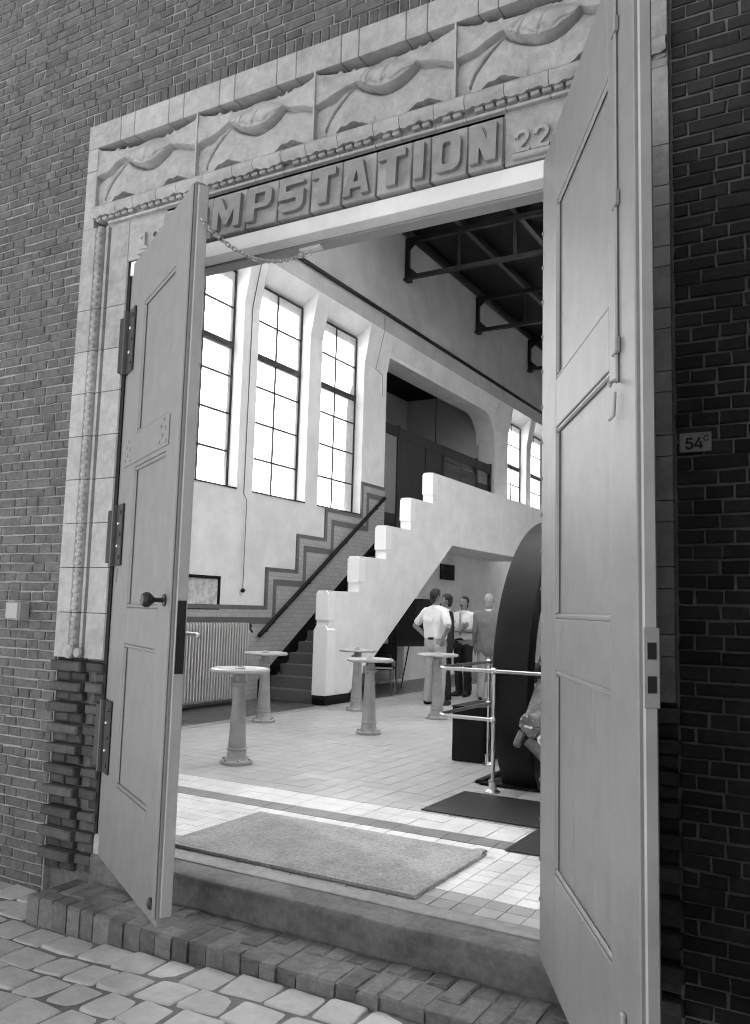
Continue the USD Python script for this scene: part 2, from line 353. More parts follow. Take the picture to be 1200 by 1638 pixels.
obj('sill_strip', rough_slab(-1.43, 1.43, .163, .285, -.1, .004, 100, .006, .008), M_GRANITE_TOP, thr, smooth=40)
obj('groove_fill', bx(-1.43, 1.43, .15, .163, -.1, -.014), M_DARK, thr)

# ================================================================== FACADE WALLS
HOLE_X, HOLE_Z = 1.43, 3.62
PX0, PX1, PZ0, PZ1 = -1.87, 1.87, 1.11, 4.63
def brick_rows(x0, x1, z0, z1, seed, closer=True, avoid=None):
    r_ = random.Random(seed); out = []; n0 = round((z0-GZ)/.062)
    z = z0; row = n0
    while z < z1-.02:
        x = x0+(0 if closer else -r_.uniform(0, .2)); first = True; run = 0
        while x < x1-.02:
            if first: w = (.105, .16, .055)[row % 3] if closer else .11
            else:
                w = .212 if (r_.random() < .36 and run < 2) else .103
                run = run+1 if w > .2 else 0
            w += r_.uniform(-.004, .004); first = False
            xe = min(x+w, x1)
            if x1-xe < .05: xe = x1
            if xe-x > .03: out.append((x, xe, z, z+.0525+r_.uniform(-.0015, .0015)))
            x = xe+.0095
        z += .062; row += 1
    return out
def wall(label, rects, seed, mortar_rects, mortar=None, nt=5):
    t = thing('brick_wall', label, 'brick wall')
    obj('mortar', [bx(a, b, .008, .30, c, d) for a, b, c, d in mortar_rects], mortar or M_MORTAR, t)
    items = []
    for i, (a, b, c, d, flip) in enumerate(rects):
        for (x0, x1, z0, z1) in brick_rows(a, b, c, d, seed+i):
            if flip: x0, x1 = a+b-x1, a+b-x0
            tone = meshkit.noise(np.array([[x0*.7, 0, z0*.7]]), seed)[0]
            k = int(np.clip(round(rng.normal((1.2+tone*1.9)*nt/5, .95*nt/5)), 0, nt-1))
            items.append((((x0+x1)/2, 0, (z0+z1)/2), (x1-x0)*(z1-z0)) if False else (((x0+x1)/2, 0., (z0+z1)/2), (x1-x0)*(z1-z0), front_brick(x0, x1, z0, z1, 0.), k))
    return t, items
TOPZ = GZ+.062*116
row = lambda z: GZ+.062*round((z-GZ)/.062)
LZ = row(4.76)
wl, itl = wall('weathered brown brick wall left of and above the stone doorway', [(-4.6, PX0-.012, GZ-.124, LZ, True), (-4.6, PX1, LZ, TOPZ, False)], 11,
               [(-4.6, PX0, GZ-.4, TOPZ), (PX0, PX1, PZ1, TOPZ)])
# soldier course over the stone band
x = PX0
while x < PX1-.03:
    w = rng.uniform(.050, .056)
    itl.append(((x, 0., 4.70), w*.11, front_brick(x, x+w, PZ1+.010, LZ-.0095, 0., .05, .004, .001), int(rng.integers(0, 4)))); x += w+.0095
lay(itl, wl, 'brick', 'bricks', M_BRICK, 300)
wr, itr = wall('dark brick wall right of the doorway behind the open door leaf', [(PX1+.012, 4.6, GZ, TOPZ, False)], 23, [(PX1, 4.6, GZ-.3, TOPZ)], M_MORTAR_R, 3)
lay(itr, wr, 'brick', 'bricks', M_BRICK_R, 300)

# rest of the building shell, out of the photograph but standing there
shell = thing('hall_building', 'tall brick pumping station hall behind the street wall', 'building')
obj('upper_wall', [bx(-6.6, 6.6, .004, .42, TOPZ, 10.3), bx(-6.6, -4.6, .004, .42, GZ-.3, TOPZ), bx(4.6, 6.6, .004, .42, GZ-.3, TOPZ)], M_FARBRICK, shell)

opp = thing('added_opposite_house', 'unseen brick house row added across the street to block sky light from the right', 'house')
obj('wall', bx(.5, 30, -14, -8.0, GZ-.3, 11.5), M_FARBRICK, opp)  # added row; blocks sky light so brightness comes from the left
obj('roof', prism(Polygon([(-8.0, 11.501), (-14, 11.501), (-11, 14.5)]), 'x', .5, 30), M_ROOF_TILE, opp)
wing = thing('added_shade_wing', 'unseen brick wing added on the right to shade the right brick wall', 'house')
obj('wall', bx(2.85, 7.0, -3.5, -.003, GZ-.3, 9.5), M_WING_DARK, wing)  # added wing; keeps sky light off the right wall
obj('coping', bx(2.8, 7.05, -3.55, -.003, 9.501, 9.65), M_STONE, wing)
for k in range(8):
    for z in (1.0, 4.4, 7.8):
        x = 2.+k*3.4; w = obj('window', bx(x, x+1.3, -7.999, -7.96, z, z+2.1), M_WHITE, opp)
        obj('pane', bx(x+.08, x+1.22, -7.955, -7.95, z+.08, z+2.02), M_IRON, w)

# ================================================================== STONE PORTAL
portal = thing('stone_portal', 'carved pale stone door surround with wave reliefs and raised lettering', 'door surround')
def jamb_profile(sgn):
    a = [(-1.87, .28), (-1.87, -.026), (-1.752, -.026), (-1.744, -.014), (-1.736, -.014)]
    c0, r = -1.712, .024
    a += [(c0-r*math.cos(t), -.004-r*1.25*math.sin(t)) for t in np.linspace(0, math.pi, 7)]
    a += [(-1.684, .03), (-1.668, .03), (-1.666, -.012), (-1.644, -.012), (-1.642, .03), (-1.626, .03), (-1.622, -.006), (-1.463, -.006), (-1.457, .002), (-1.457, .28)]
    a = np.array(a); a[:, 0] *= -sgn if sgn > 0 else 1
    return Polygon(a)
stone_m = [M_STONE, M_STONE_B, M_STONE_C]
def beads(x, z0, z1):
    out = []; z = z0+.03
    while z < z1-.015: out.append(ball((x, -.026, z), 1, 1, (.024, .017, .021))); z += .052
    return out
for sg in (-1, 1):
    z = PZ1-.73; zs = [1.11]
    while zs[-1] < 3.60: zs.append(zs[-1]+.279)
    zs[-1] = 3.90
    for a, b in zip(zs, zs[1:]):
        mk = stone_m[int(rng.choice(3, p=[.55, .25, .2]))]
        if sg < 0:
            obj('jamb_block', [prism(jamb_profile(-1), 'z', a+.002, b-.0025)]+beads(-1.712, a, b), mk, portal, smooth=35)
        else:
            # right-hand jamb: long blocks alternating with short headers on the outer strip
            obj('jamb_block', [prism(jamb_profile(1), 'z', a+.002, a+.186)], M_STONE_C, portal, smooth=35)
            obj('jamb_header', [prism(jamb_profile(1), 'z', a+.190, b-.0025)], M_STONE, portal, smooth=35)
    # bosses where the rope moulding ends
    s = -1 if sg < 0 else 1
    obj('boss', lathe([(0, 0), (.040, .0), (.046, .012), (.042, .03), (.02, .042), (0, .044)], 16).apply_transform(trimesh.transformations.rotation_matrix(math.pi/2, [1, 0, 0])).apply_translation([s*1.722, -.02, 1.15]), M_STONE_B, portal, smooth=40)
    obj('boss', lathe([(0, 0), (.026, .0), (.032, .01), (.028, .026), (.012, .034), (0, .036)], 14).apply_transform(trimesh.transformations.rotation_matrix(math.pi/2, [1, 0, 0])).apply_translation([s*1.655, -.014, 1.145]), M_STONE_B, portal, smooth=40)
# backing behind the joints
obj('joint_mortar', [bx(-1.868, -1.46, .034, .27, 1.1, 3.9), bx(1.46, 1.868, .034, .27, 1.1, 3.9), bx(-1.868, 1.868, .12, .28, 3.625, 4.62)], M_MORTAR, portal)
# frieze margins and top band
for a, b in ((3.90, 4.30), (4.305, 4.46)):
    obj('frieze_block', cbx(-1.87, -1.774, -.026, .2, a, b, .003), M_STONE, portal)
    obj('frieze_block', cbx(1.70, 1.87, -.026, .2, a, b, .003), M_STONE_C, portal)
x = -1.87; k = 0
while x < 1.86:
    w = (.30, .115, .30, .13)[k % 4]*rng.uniform(.93, 1.07); xe = min(x+w, 1.87)
    if 1.87-xe < .06: xe = 1.87
    obj('band_block', cbx(x, xe-.003, -.026, .2, 4.463, 4.63, .003), stone_m[int(rng.choice(3, p=[.4, .45, .15]))], portal); x = xe; k += 1
# four wave reliefs
def relief(x0, w=.862, z0=4.045, h=.415):
    nu, nv = 190, 100; u, v = np.meshgrid(np.linspace(0, 1, nu), np.linspace(0, 1, nv))
    jit = rng.normal(0, .008, 12)
    cu = np.array([0, .10, .20, .295, .50, .735, .80, .85, .92, 1.]); cvv = np.array([.50, .545, .63, .685, .69, .675, .625, .59, .55, .50])+jit[:10]
    crest = np.interp(u, cu, cvv)+.008*np.sin(u*31+x0*7)
    # the swell: a half-dome whose lower lip overhangs
    lu = np.clip((u-.295)/(.745-.295), 0, 1); arc = np.sin(np.pi*lu)**.75
    lipv = .685-.01*lu-.235*arc*(1-.12*np.cos(np.pi*lu)); topv = .685-.01*lu+.235*arc
    inl = (lu > .0) & (lu < 1) & (v > lipv) & (v < topv)
    edge = np.where((lu > 0) & (lu < 1), lipv, crest)
    above = 1/(1+np.exp(-np.clip((v-edge)/.003, -50, 50)))
    low = -.036+.012*np.sin(np.pi*np.clip(v/np.maximum(crest, .1), 0, 1))+.008*(1-v)
    under = np.clip((edge-v)/.085, 0, 1); dm = np.where((lu > 0) & (lu < 1), arc**.6, 0.)
    low = low-(.036*dm+.024)*(1-under)**2
    vt = 1-.115*np.clip(np.sin(np.pi*u), 0, 1)**.55
    tt = np.clip((v-crest)/np.maximum(vt-crest, .05), 0, 1.3)
    drape = .004-.034*tt*np.clip(np.sin(np.pi*u), 0, 1)**.5+.006*np.sin(u*19+v*9+x0*5)*(tt < .9)
    q = np.clip((v-lipv)/np.maximum(topv-lipv, .02), 0, 1)
    dome = drape*np.clip(q*1.1, 0, 1)+.004*(1-q)+.034*arc**.8*np.cos(np.clip((q-.22)/.78, 0, 1)*np.pi/2)**1.5*np.clip(.70+1.6*q, 0, 1)
    up = np.where(inl, np.maximum(dome, drape), drape)
    for gu, gd in ((.355, .009), (.405, .010), (.535, .007)):
        up -= gd*np.exp(-((u-gu-.16*(v-.62))/.006)**2)*inl
    up -= .012*np.exp(-((q-.17-.05*np.sin(u*60))/.045)**2)*inl*(arc > .3)
    hgt = above*up+(1-above)*low
    tooth = np.clip(np.cos((u-.5)*2*np.pi*12.3+np.sin(u*17)), 0, 1)**1.5*(np.exp(-((u-.22)/.09)**2)+np.exp(-((u-.74)/.10)**2))
    gap = 1/(1+np.exp(-(v-vt-.055*tooth)/.004))
    hgt = np.where(inl, hgt, hgt*(1-gap)+gap*-.15)
    gv = .04+.63*np.clip((u-.085)/.21, 0, 1)**.60
    hgt -= .034*np.exp(-((v-gv)/.014)**2)*((u > .08) & (u < .30))*(v < edge+.02)
    hgt += .010*np.exp(-((v-gv-.08)/.05)**2)*((u > .06) & (u < .29))*(v < edge)
    for cx, sw in ((.25, .19), (.77, .19)):
        b = np.clip(1-((u-cx)/sw)**2, 0, 1)**.35; line = .004+.105*np.clip(1-((u-cx-.03)/(sw*.8))**2, 0, 1)**1.5+.012*np.sin(u*70)*np.clip(1-((u-cx)/(sw*.7))**2, 0, 1)
        lowz = v < line
        hgt += np.where(~lowz, b*.026*np.exp(-np.clip(v-line, 0, 1)/.12), 0)
        hgt -= np.where(lowz, b*(.004+.034*np.exp(-((v-line)/.028)**2)), 0)
        hgt -= .016*b*lowz*(np.cos((u-cx)*2*np.pi*15+.6) > .75)
    hgt += (meshkit.fbm(np.stack([u*16+x0*9, v*8, 0*u], -1), 4, 3)-.5)*.012
    P = np.stack([x0+u*w, -.020-hgt, z0+v*h], -1).reshape(-1, 3); f = []
    i = np.arange(nv-1)[:, None]*nu+np.arange(nu-1)[None]; i = i.ravel()
    f = np.vstack([np.stack([i, i+1, i+nu+1], 1), np.stack([i, i+nu+1, i+nu], 1)])
    m = trimesh.Trimesh(P, f, process=False)
    # skirt so the panel is a slab
    edge = np.concatenate([np.arange(nu), np.arange(1, nv)*nu+nu-1, np.arange(nu-2, -1, -1)+(nv-1)*nu, np.arange(nv-2, 0, -1)*nu])
    bk = P[edge].copy(); bk[:, 1] = .16; n = len(edge)
    v2 = np.vstack([P[edge], bk]); k = np.arange(n); k2 = (k+1) % n
    sk = trimesh.Trimesh(v2, np.vstack([np.stack([k, k+n, k2+n], 1), np.stack([k, k2+n, k2], 1)]), process=False)
    return cat_meshes([m, sk])
for i in range(4): obj('relief_panel', relief(-1.772+i*.868, .866), stone_m[i % 2], portal, smooth=50)
for i in range(1, 4): obj('panel_joint', bx(-1.772+i*.868-.006, -1.772+i*.868+.004, -.032, .1, 4.045, 4.46), M_STONE_B, portal)
# wavy moulding under the frieze, one stone after another, and its fillet
x = -1.772; k = 0; xs = []
while x < 1.86:
    w = (.225, .155, .20, .17, .21)[k % 5]; xe = min(x+w, 1.87)
    if 1.87-xe < .08: xe = 1.87
    xs.append((x, xe)); x = xe; k += 1
for a, b in xs:
    n = 26; X = np.linspace(a+.0015, b-.002, n); L = []
    for xx in X:
        low = 3.966-.018*abs(math.sin((xx)*math.pi/.0585))**2*.4-.010*abs(math.sin(xx*math.pi/.21))+.003*math.sin(xx*41)
        pr = [(.1, 4.044), (-.022, 4.043), (-.046, 4.036), (-.060, 4.020), (-.066+.004*math.sin(xx*30), 3.998), (-.062, 3.978), (-.050, low), (-.03, low+.004), (.1, low+.006)]
        L.append([(xx, y, z) for y, z in pr])
    L = np.array(L); npf = L.shape[1]; V = L.reshape(-1, 3); f = []
    for i in range(n-1):
        for q in range(npf-1):
            c = i*npf+q; f += [(c, c+npf+1, c+npf), (c, c+1, c+npf+1)]
    for q in range(1, npf-1): f += [(0, q+1, q), ((n-1)*npf, (n-1)*npf+q, (n-1)*npf+q+1)]
    ms = [trimesh.Trimesh(V, np.array(f), process=False)]
    t = math.ceil(a/.0585)*.0585
    while t < b-.03:
        ms.append(cbx(t+.003, t+.052, -.034, .1, 3.938, 3.962, .006)); t += .0585
    mo = obj('moulding_stone', ms, stone_m[int(rng.choice(3, p=[.5, .4, .1]))], portal, smooth=40)
    obj('fillet', cbx(max(a, -1.64)+.001, min(b, 1.64)-.001, -.030, .1, 3.903, 3.919, .003), M_STONE_B, portal) if b > -1.6 and a < 1.6 else None
obj('moulding_bed', bx(-1.66, 1.66, -.002, .12, 3.885, 3.96), M_STONE_C, portal)
# side panels with the year
for a, b in ((-1.456, -1.143), (1.097, 1.456)):
    obj('lintel_block', cbx(a, b, -.006, .06, 3.622, 3.884, .002), M_STONE, portal)
# leaning letter blocks
ZT, ZB, YT, YB = 3.884, 3.626, -.012, -.030
phi = math.atan2(YT-YB, ZT-ZB); HL = math.hypot(YT-YB, ZT-ZB)
def lean(m, x0):
    """(u along x, v up the leaning face, w outwards) -> world"""
    v = m.vertices; w = v.copy()
    w[:, 0] = x0+v[:, 0]; w[:, 1] = YB+v[:, 1]*math.sin(phi)-v[:, 2]*math.cos(phi); w[:, 2] = ZB+v[:, 1]*math.cos(phi)+v[:, 2]*math.sin(phi)
    return trimesh.Trimesh(w, m.faces, process=False)
def glyph(ch, w, h, s=.054):
    def R(a, b, c, d): return sbox(a, c, b, d)
    rnd = lambda p, r=.03: p.buffer(-r).buffer(r, quad_segs=6)
    if ch == 'I': return R(0, w, 0, h)
    if ch == 'T': return unary_union([R(0, w, h-.045, h), R(w/2-s*.62, w/2+s*.62, 0, h)])
    if ch == 'O': return rnd(R(0, w, 0, h), .05).difference(rnd(R(s*1.15, w-s*1.15, .038, h-.038), .018))
    if ch == 'P': return unary_union([R(0, s*1.25, 0, h), rnd(R(0, w, h*.36, h), .045).union(R(0, w/2, h*.36, h))]).difference(R(s*1.25, w-s, h*.36+.032, h-.035))
    if ch == 'M':
        return unary_union([R(0, s*.95, 0, h), R(w-s*.95, w, 0, h), Polygon([(0, h), (s*1.2, h), (w/2, h*.52), (w-s*1.2, h), (w, h), (w/2+.012, .02), (w/2-.012, .02)])])
    if ch == 'N': return unary_union([R(0, s*1.05, 0, h), R(w-s*1.05, w, 0, h), Polygon([(0, h), (s*1.15, h), (w, 0), (w-s*1.15, 0)])])
    if ch == 'A':
        return Polygon([(0, 0), (w*.30, h), (w*.70, h), (w, 0), (w-s*1.05, 0), (w*.70, h*.20), (w*.30, h*.20), (s*1.05, 0)]).difference(Polygon([(w*.40, h*.38), (w*.60, h*.38), (w*.50, h*.72)]))
    if ch == 'S':
        outer = rnd(R(0, w, 0, h), .05)
        cut = unary_union([R(s*1.05, w+.1, h*.615, h-.040).difference(R(w-s*1.05, w+.1, h*.80, h)), R(-.1, w-s*1.05, .040, h*.385).difference(R(-.1, s*1.05, 0, h*.22))])
        return outer.difference(cut.buffer(-.006).buffer(.006))
word = [('P', -1.14, -.945), ('O', -.94, -.75), ('M', -.745, -.495), ('P', -.49, -.268), ('S', -.263, -.045), ('T', -.04, .162), ('A', .167, .378), ('T', .383, .590), ('I', .595, .698), ('O', .703, .903), ('N', .908, 1.093)]
for ch, a, b in word:
    blk = cbx(.004, b-a-.004, 0, HL, -.09, 0., .004); blk.vertices = np.stack([blk.vertices[:, 0], blk.vertices[:, 1], blk.vertices[:, 2]], 1)
    lb = obj('letter_block', lean(blk, a), M_LETTERB, portal)
    gp = glyph(ch, b-a-.046, .200, .047)
    m = prism(gp, 'z', 0, .030); m.apply_translation([.020, .022, -.001])
    obj('letter', lean(m, a), M_LETTER, lb)
obj('letter_block_back', bx(-1.14, 1.092, -.002, .2, 3.64, 3.9), M_STONE_B, portal)
for txt, x0 in (('19', -1.345), ('22', 1.150)):
    for i, c in enumerate(txt):
        m = meshkit.text_mesh(c, .105, .022, bold=True)
        w = m.bounds[1, 0]-m.bounds[0, 0]; v = m.vertices.copy()
        v = np.stack([x0+i*.098+(v[:, 0]-m.bounds[0, 0])*(.078/max(w, .06) if c != '1' else 1.0), -.008-v[:, 2]+.004, 3.668+v[:, 1]-m.bounds[0, 1]], 1)
        f = m.faces[:, ::-1]
        obj('numeral', trimesh.Trimesh(v, f, process=False), M_STONE, portal)
    obj('numeral_ledge', cbx(x0-.012, x0+.20, -.034, .0, 3.636, 3.664, .006), M_STONE, portal)

# brick quoins under the portal
quoin = {}
for sg in (-1, 1):
    t = thing('brick_quoin', ('banded' if sg < 0 else 'shaded banded')+' brick pier with recessed courses under the '+('left' if sg < 0 else 'right')+' stone jamb', 'brick pier', (0, 0, 0))
    z = -.16; k = 0
    obj('core', [bx(min(sg*1.875, sg*1.44), max(sg*1.875, sg*1.44), .048, .28, GZ-.1, 1.105)], M_GROUT, t)
    while z < 1.09:
        proud = (k % 2 == 1)
        h = .0625
        for a, b, y in ((1.612, 1.885, -.040), (1.449, 1.592, -.012)) if proud else ((1.752, 1.880, .014), (1.630, 1.746, .014), (1.452, 1.560, .034)):
            pass
            x0, x1 = sorted((sg*a, sg*b))
            mk = M_QUOIN[int(rng.integers(3))]
            obj('brick', front_brick(x0, x1, z+.003, min(z+h-.003, 1.107), y, .09, .009, .003), mk, t)
        z += h; k += 1
    # pale plinth block at the foot
    x0, x1 = sorted((sg*1.435, sg*1.33))
    obj('plinth_block', cbx(x0, x1, -.02, .2, -.155, .10, .012), M_STONE, t)

# ================================================================== DOOR FRAME
frame = thing('door_frame', 'white painted door frame and lintel within the stone doorway', 'door frame')
obj('head', [cbx(-1.43, 1.43, -.004, .10, 3.520, 3.612, .003)], M_WHITE, frame)
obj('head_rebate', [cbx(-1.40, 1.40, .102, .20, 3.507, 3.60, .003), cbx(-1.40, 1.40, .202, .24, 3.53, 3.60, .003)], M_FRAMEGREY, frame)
for s in (-1, 1):
    x0, x1 = sorted((s*1.432, s*1.345)); obj('jamb', cbx(x0, x1, .012, .16, .006, 3.519, .004), M_PAINT, frame); x0, x1 = sorted((s*1.4565, s*1.4325)); obj('joint_filler', bx(x0, x1, .004, .16, .0, 3.62), M_DARK, frame)  # dark filler strip set nearly flush between stone and frame
obj('hook_plate', [bx(-.20, -.06, .11, .15, 3.488, 3.506)], M_WHITE, frame)
# chain from the left leaf to the hook under the lintel
chain = thing('door_chain', 'thin steel chain sagging from the left door leaf to a hook under the lintel', 'chain')
A, B = np.array([-.245, -.665, 3.36]), np.array([-.20, .115, 3.468]); nl = 30
tor = trimesh.creation.torus(.0115, .0032, major_sections=10, minor_sections=6); tor.apply_scale([1.55, 1, 1])
pts = [A+(B-A)*t-np.array([0, 0, .11*4*t*(1-t)]) for t in np.linspace(0, 1, nl+1)]
for i in range(nl):
    d = pts[i+1]-pts[i]; m = tor.copy(); m.apply_transform(trimesh.transformations.rotation_matrix((i % 2)*math.pi/2, [1, 0, 0])); m.apply_transform(trimesh.geometry.align_vectors([1, 0, 0], d/np.linalg.norm(d))); m.apply_translation((pts[i]+pts[i+1])/2)
    obj('link', m, M_CHROME, chain, smooth=True)
obj('hook', [tube([(-.20, .115, 3.468), (-.16, .12, 3.455), (-.13, .125, 3.465), (-.13, .128, 3.49)], .008), ball((-.19, .117, 3.468), .018, 1)], M_CHROME, chain, smooth=40)

# ================================================================== DOOR LEAVES
def leaf(name, label, hinge, ang, W, zt, zb, th, panels, inner):
    """Local axes: u along the leaf from the hinge, n across its thickness. 'inner': the visible face is the room side."""
    t = thing(name, label, 'door', (hinge[0], hinge[1], 0), math.degrees(ang))
    # local x = u; the visible face lies at y = 0 (left leaf: street side is -y; right leaf: room side is -y after turning)
    y0, y1 = 0., th
    us = sorted({p[0] for p in panels} | {p[1] for p in panels}); U0, U1 = us[0], us[-1]
    parts = [('stile', cbx(0, U0, y0, y1, zb, zt, .004)), ('stile', cbx(U1, W, y0, y1, zb, zt, .004))]
    zs = [zb]+[z for p in sorted(panels, key=lambda q: q[2]) for z in (p[2], p[3])]+[zt]
    for a, b in zip(zs[::2], zs[1::2]): parts.append(('rail', cbx(U0+.0005, U1-.0005, y0+.0005, y1-.0005, a, b, .003)))
    for n, m in parts: obj(n, m, M_PAINT, t)
    for (a, b, c, d, boards) in panels:
        if boards:
            e = np.linspace(a, b, boards+1)
            for q in range(boards): obj('board', cbx(e[q]+.0015, e[q+1]-.0015, y0+.016, y1-.016, c, d, .004), M_PAINT, t)
        else: obj('panel', cbx(a-.001, b+.001, y0+.017, y1-.017, c-.001, d+.001, .002), M_PAINT, t)
        mw = .022
        for (p, q, r, s) in ((a, b, d-mw, d), (a, b, c, c+mw), (a, a+mw, c+mw, d-mw), (b-mw, b, c+mw, d-mw)):
            obj('panel_moulding', cbx(p+.001, q-.001, y0+.003, y0+.017, r+.001, s-.001, .0065), M_PAINT, t)
    return t
TH = .056
LA, RA = -.531, -1.062
left = leaf('door_leaf', 'grey panelled door leaf hinged at the left jamb with black strap hinges', (-1.371, -.03), LA, 1.238, 3.58, -.012, TH, [(.33, .97, .44, 1.23, 0), (.33, .97, 1.43, 2.24, 0), (.33, .97, 2.44, 3.235, 0)], False)
obj('edge_strip', cbx(1.2385, 1.254, .014, TH+.012, .03, 3.56, .004), M_EDGE_LIT, left)
obj('meeting_bead', cbx(1.197, 1.237, -.012, -.0005, .02, 3.57, .005), M_PAINT, left)
rp = obj('rivet_plate', cbx(.06, 1.02, -.006, -.0004, 2.265, 2.425, .002), M_PAINT, left)
for u0 in (.11, .86):
    for du, dz in ((0, 2.30), (.05, 2.33), (.10, 2.36), (.02, 2.38), (.07, 2.41), (.12, 2.29)): obj('rivet', ball((u0+du, -.007, dz), .011, 1, (1, .6, 1)), M_PAINT, rp, smooth=True)
kn = obj('knob', lathe([(0, 0), (.030, 0), (.030, .008), (.012, .014), (.011, .05), (.022, .062), (.036, .078), (.038, .095), (.028, .112), (0, .118)], 18).apply_transform(trimesh.transformations.rotation_matrix(math.pi/2, [1, 0, 0])).apply_translation([1.10, 0, 1.475]), M_IRON, left, smooth=40)
obj('lock_plate', cbx(1.2542, 1.260, .018, .062, 1.13, 1.475, .002), M_IRON, left)
obj('lever', tube([(1.18, TH, 1.315), (1.18, TH+.05, 1.315), (1.28, TH+.055, 1.315), (1.32, TH+.05, 1.31)], .011), M_CHROME, left, smooth=40)
for z0, z1 in ((2.86, 3.265), (1.675, 2.045), (.47, .885)):
    h = obj('hinge', [cbx(-.004, .150, -.014, -.0005, z0, z1, .005), cyl((-.014, -.012, z0), (-.014, -.012, z1), .026, 12)], M_IRON, left)
    obj('hinge_plate', cbx(-.095, -.016, -.012, .010, z0+.02, z1-.03, .005).apply_transform(trimesh.transformations.rotation_matrix(-LA, [0, 0, 1], [-.016, 0, 0])), M_IRON, left)
    for k in range(5): obj('bolt', ball((.115-.045*(k % 2), -.015, z0+.05+(z1-z0-.1)*k/4), .012, 1, (1, .7, 1)), M_CHROME if k % 2 else M_IRON, h, smooth=True)
obj('keyhole_plate', cbx(.03, .055, -.004, -.0005, 1.58, 1.66, .003), M_BRASS, left)
obj('bolt_head', ball((1.17, -.012, .075), .028, 2, (1, .5, 1)), M_IRON, left, smooth=True)

def right_leaf():
    # built mirrored in thickness: the room side faces local -y too once the leaf has swung past square
    return leaf('door_leaf', 'grey panelled door leaf swung wide on the right showing its inner face and bolt', (1.30, -.03), RA, 1.462, 3.58, .005, TH, [(.32, 1.175, .44, 1.235, 3), (.32, 1.175, 1.44, 2.235, 0), (.32, 1.175, 2.44, 3.235, 0)], True)
right = right_leaf()
obj('edge_strip', cbx(1.4625, 1.478, .012, .05, .03, 3.57, .004), M_EDGE_LIT, right)
rod = obj('bolt_rod', [cbx(1.280, 1.300, -.012, -.0005, 2.16, 3.55, .005)], M_PAINT, right)
for z in (2.25, 2.72, 3.30): obj('rod_bracket', cbx(1.262, 1.318, -.018, -.0005, z, z+.05, .004), M_PAINT, rod)
obj('bolt_handle', [tube([(1.29, -.012, 2.17), (1.29, -.03, 2.16), (1.32, -.035, 2.145)], .006), tube([(1.29, -.012, 2.13), (1.29, -.016, 2.06), (1.258, -.022, 2.055)], .005)], M_FRAMEGREY, rod, smooth=40)
lp = obj('lock_plate', cbx(1.4782, 1.484, .010, .054, 1.215, 1.43, .002), M_BOX, right)
for z in (1.255, 1.345): obj('lock_slot', bx(1.4835, 1.4858, .020, .044, z, z+.045), M_DARK, lp)
for k in range(20):
    z = .25+k*.165
    obj('rivet', ball((.016, -.002, z), .010, 1, (1, .6, 1)), M_PAINT, right, smooth=True)
for z in (.55, 1.9, 3.05): obj('hinge_knuckle', cyl((-.012, .03, z-.1), (-.012, .03, z+.1), .018, 12), M_PAINT, right, smooth=40)
obj('bottom_bolt', cbx(1.31, 1.335, -.014, -.0005, .04, .37, .004), M_FRAMEGREY, right)

# ================================================================== SMALL THINGS ON THE FACADE
pq = thing('house_number_plate', 'small enamel number plate reading 54C on the dark right brick wall', 'house number', (1.895, -.004, 2.148), 0)
obj('plate', cbx(0, .128, -.006, .0, 0, .083, .003), M_PLAQUE, pq)
for txt, x0, h, z in (('5', .018, .046, .014), ('4', .054, .046, .014), ('C', .094, .022, .045)):
    m = meshkit.text_mesh(txt, h, .002, bold=True); v = m.vertices.copy(); v = np.stack([x0+v[:, 0], -.0055-v[:, 2], z+v[:, 1]], 1)
    obj('numeral' if txt != 'C' else 'letter', trimesh.Trimesh(v, m.faces[:, ::-1], process=False), M_DARK, pq)
jb = thing('junction_box', 'small pale square junction box on the left brick wall', 'junction box', (-2.285, 0, 1.33))
obj('box', cbx(0, .13, -.085, -.003, 0, .115, .006), M_BOX, jb); obj('cover', cbx(.006, .124, -.094, -.0855, .006, .109, .004), M_BOX, jb)
nail = obj('wall_hook', tube([(2.095, .0, 1.10), (2.10, -.04, 1.10), (2.125, -.05, 1.096)], .004), M_CHROME, None, cat='hook', label='small bright wire hook on the dark right brick wall, low near the picture edge')

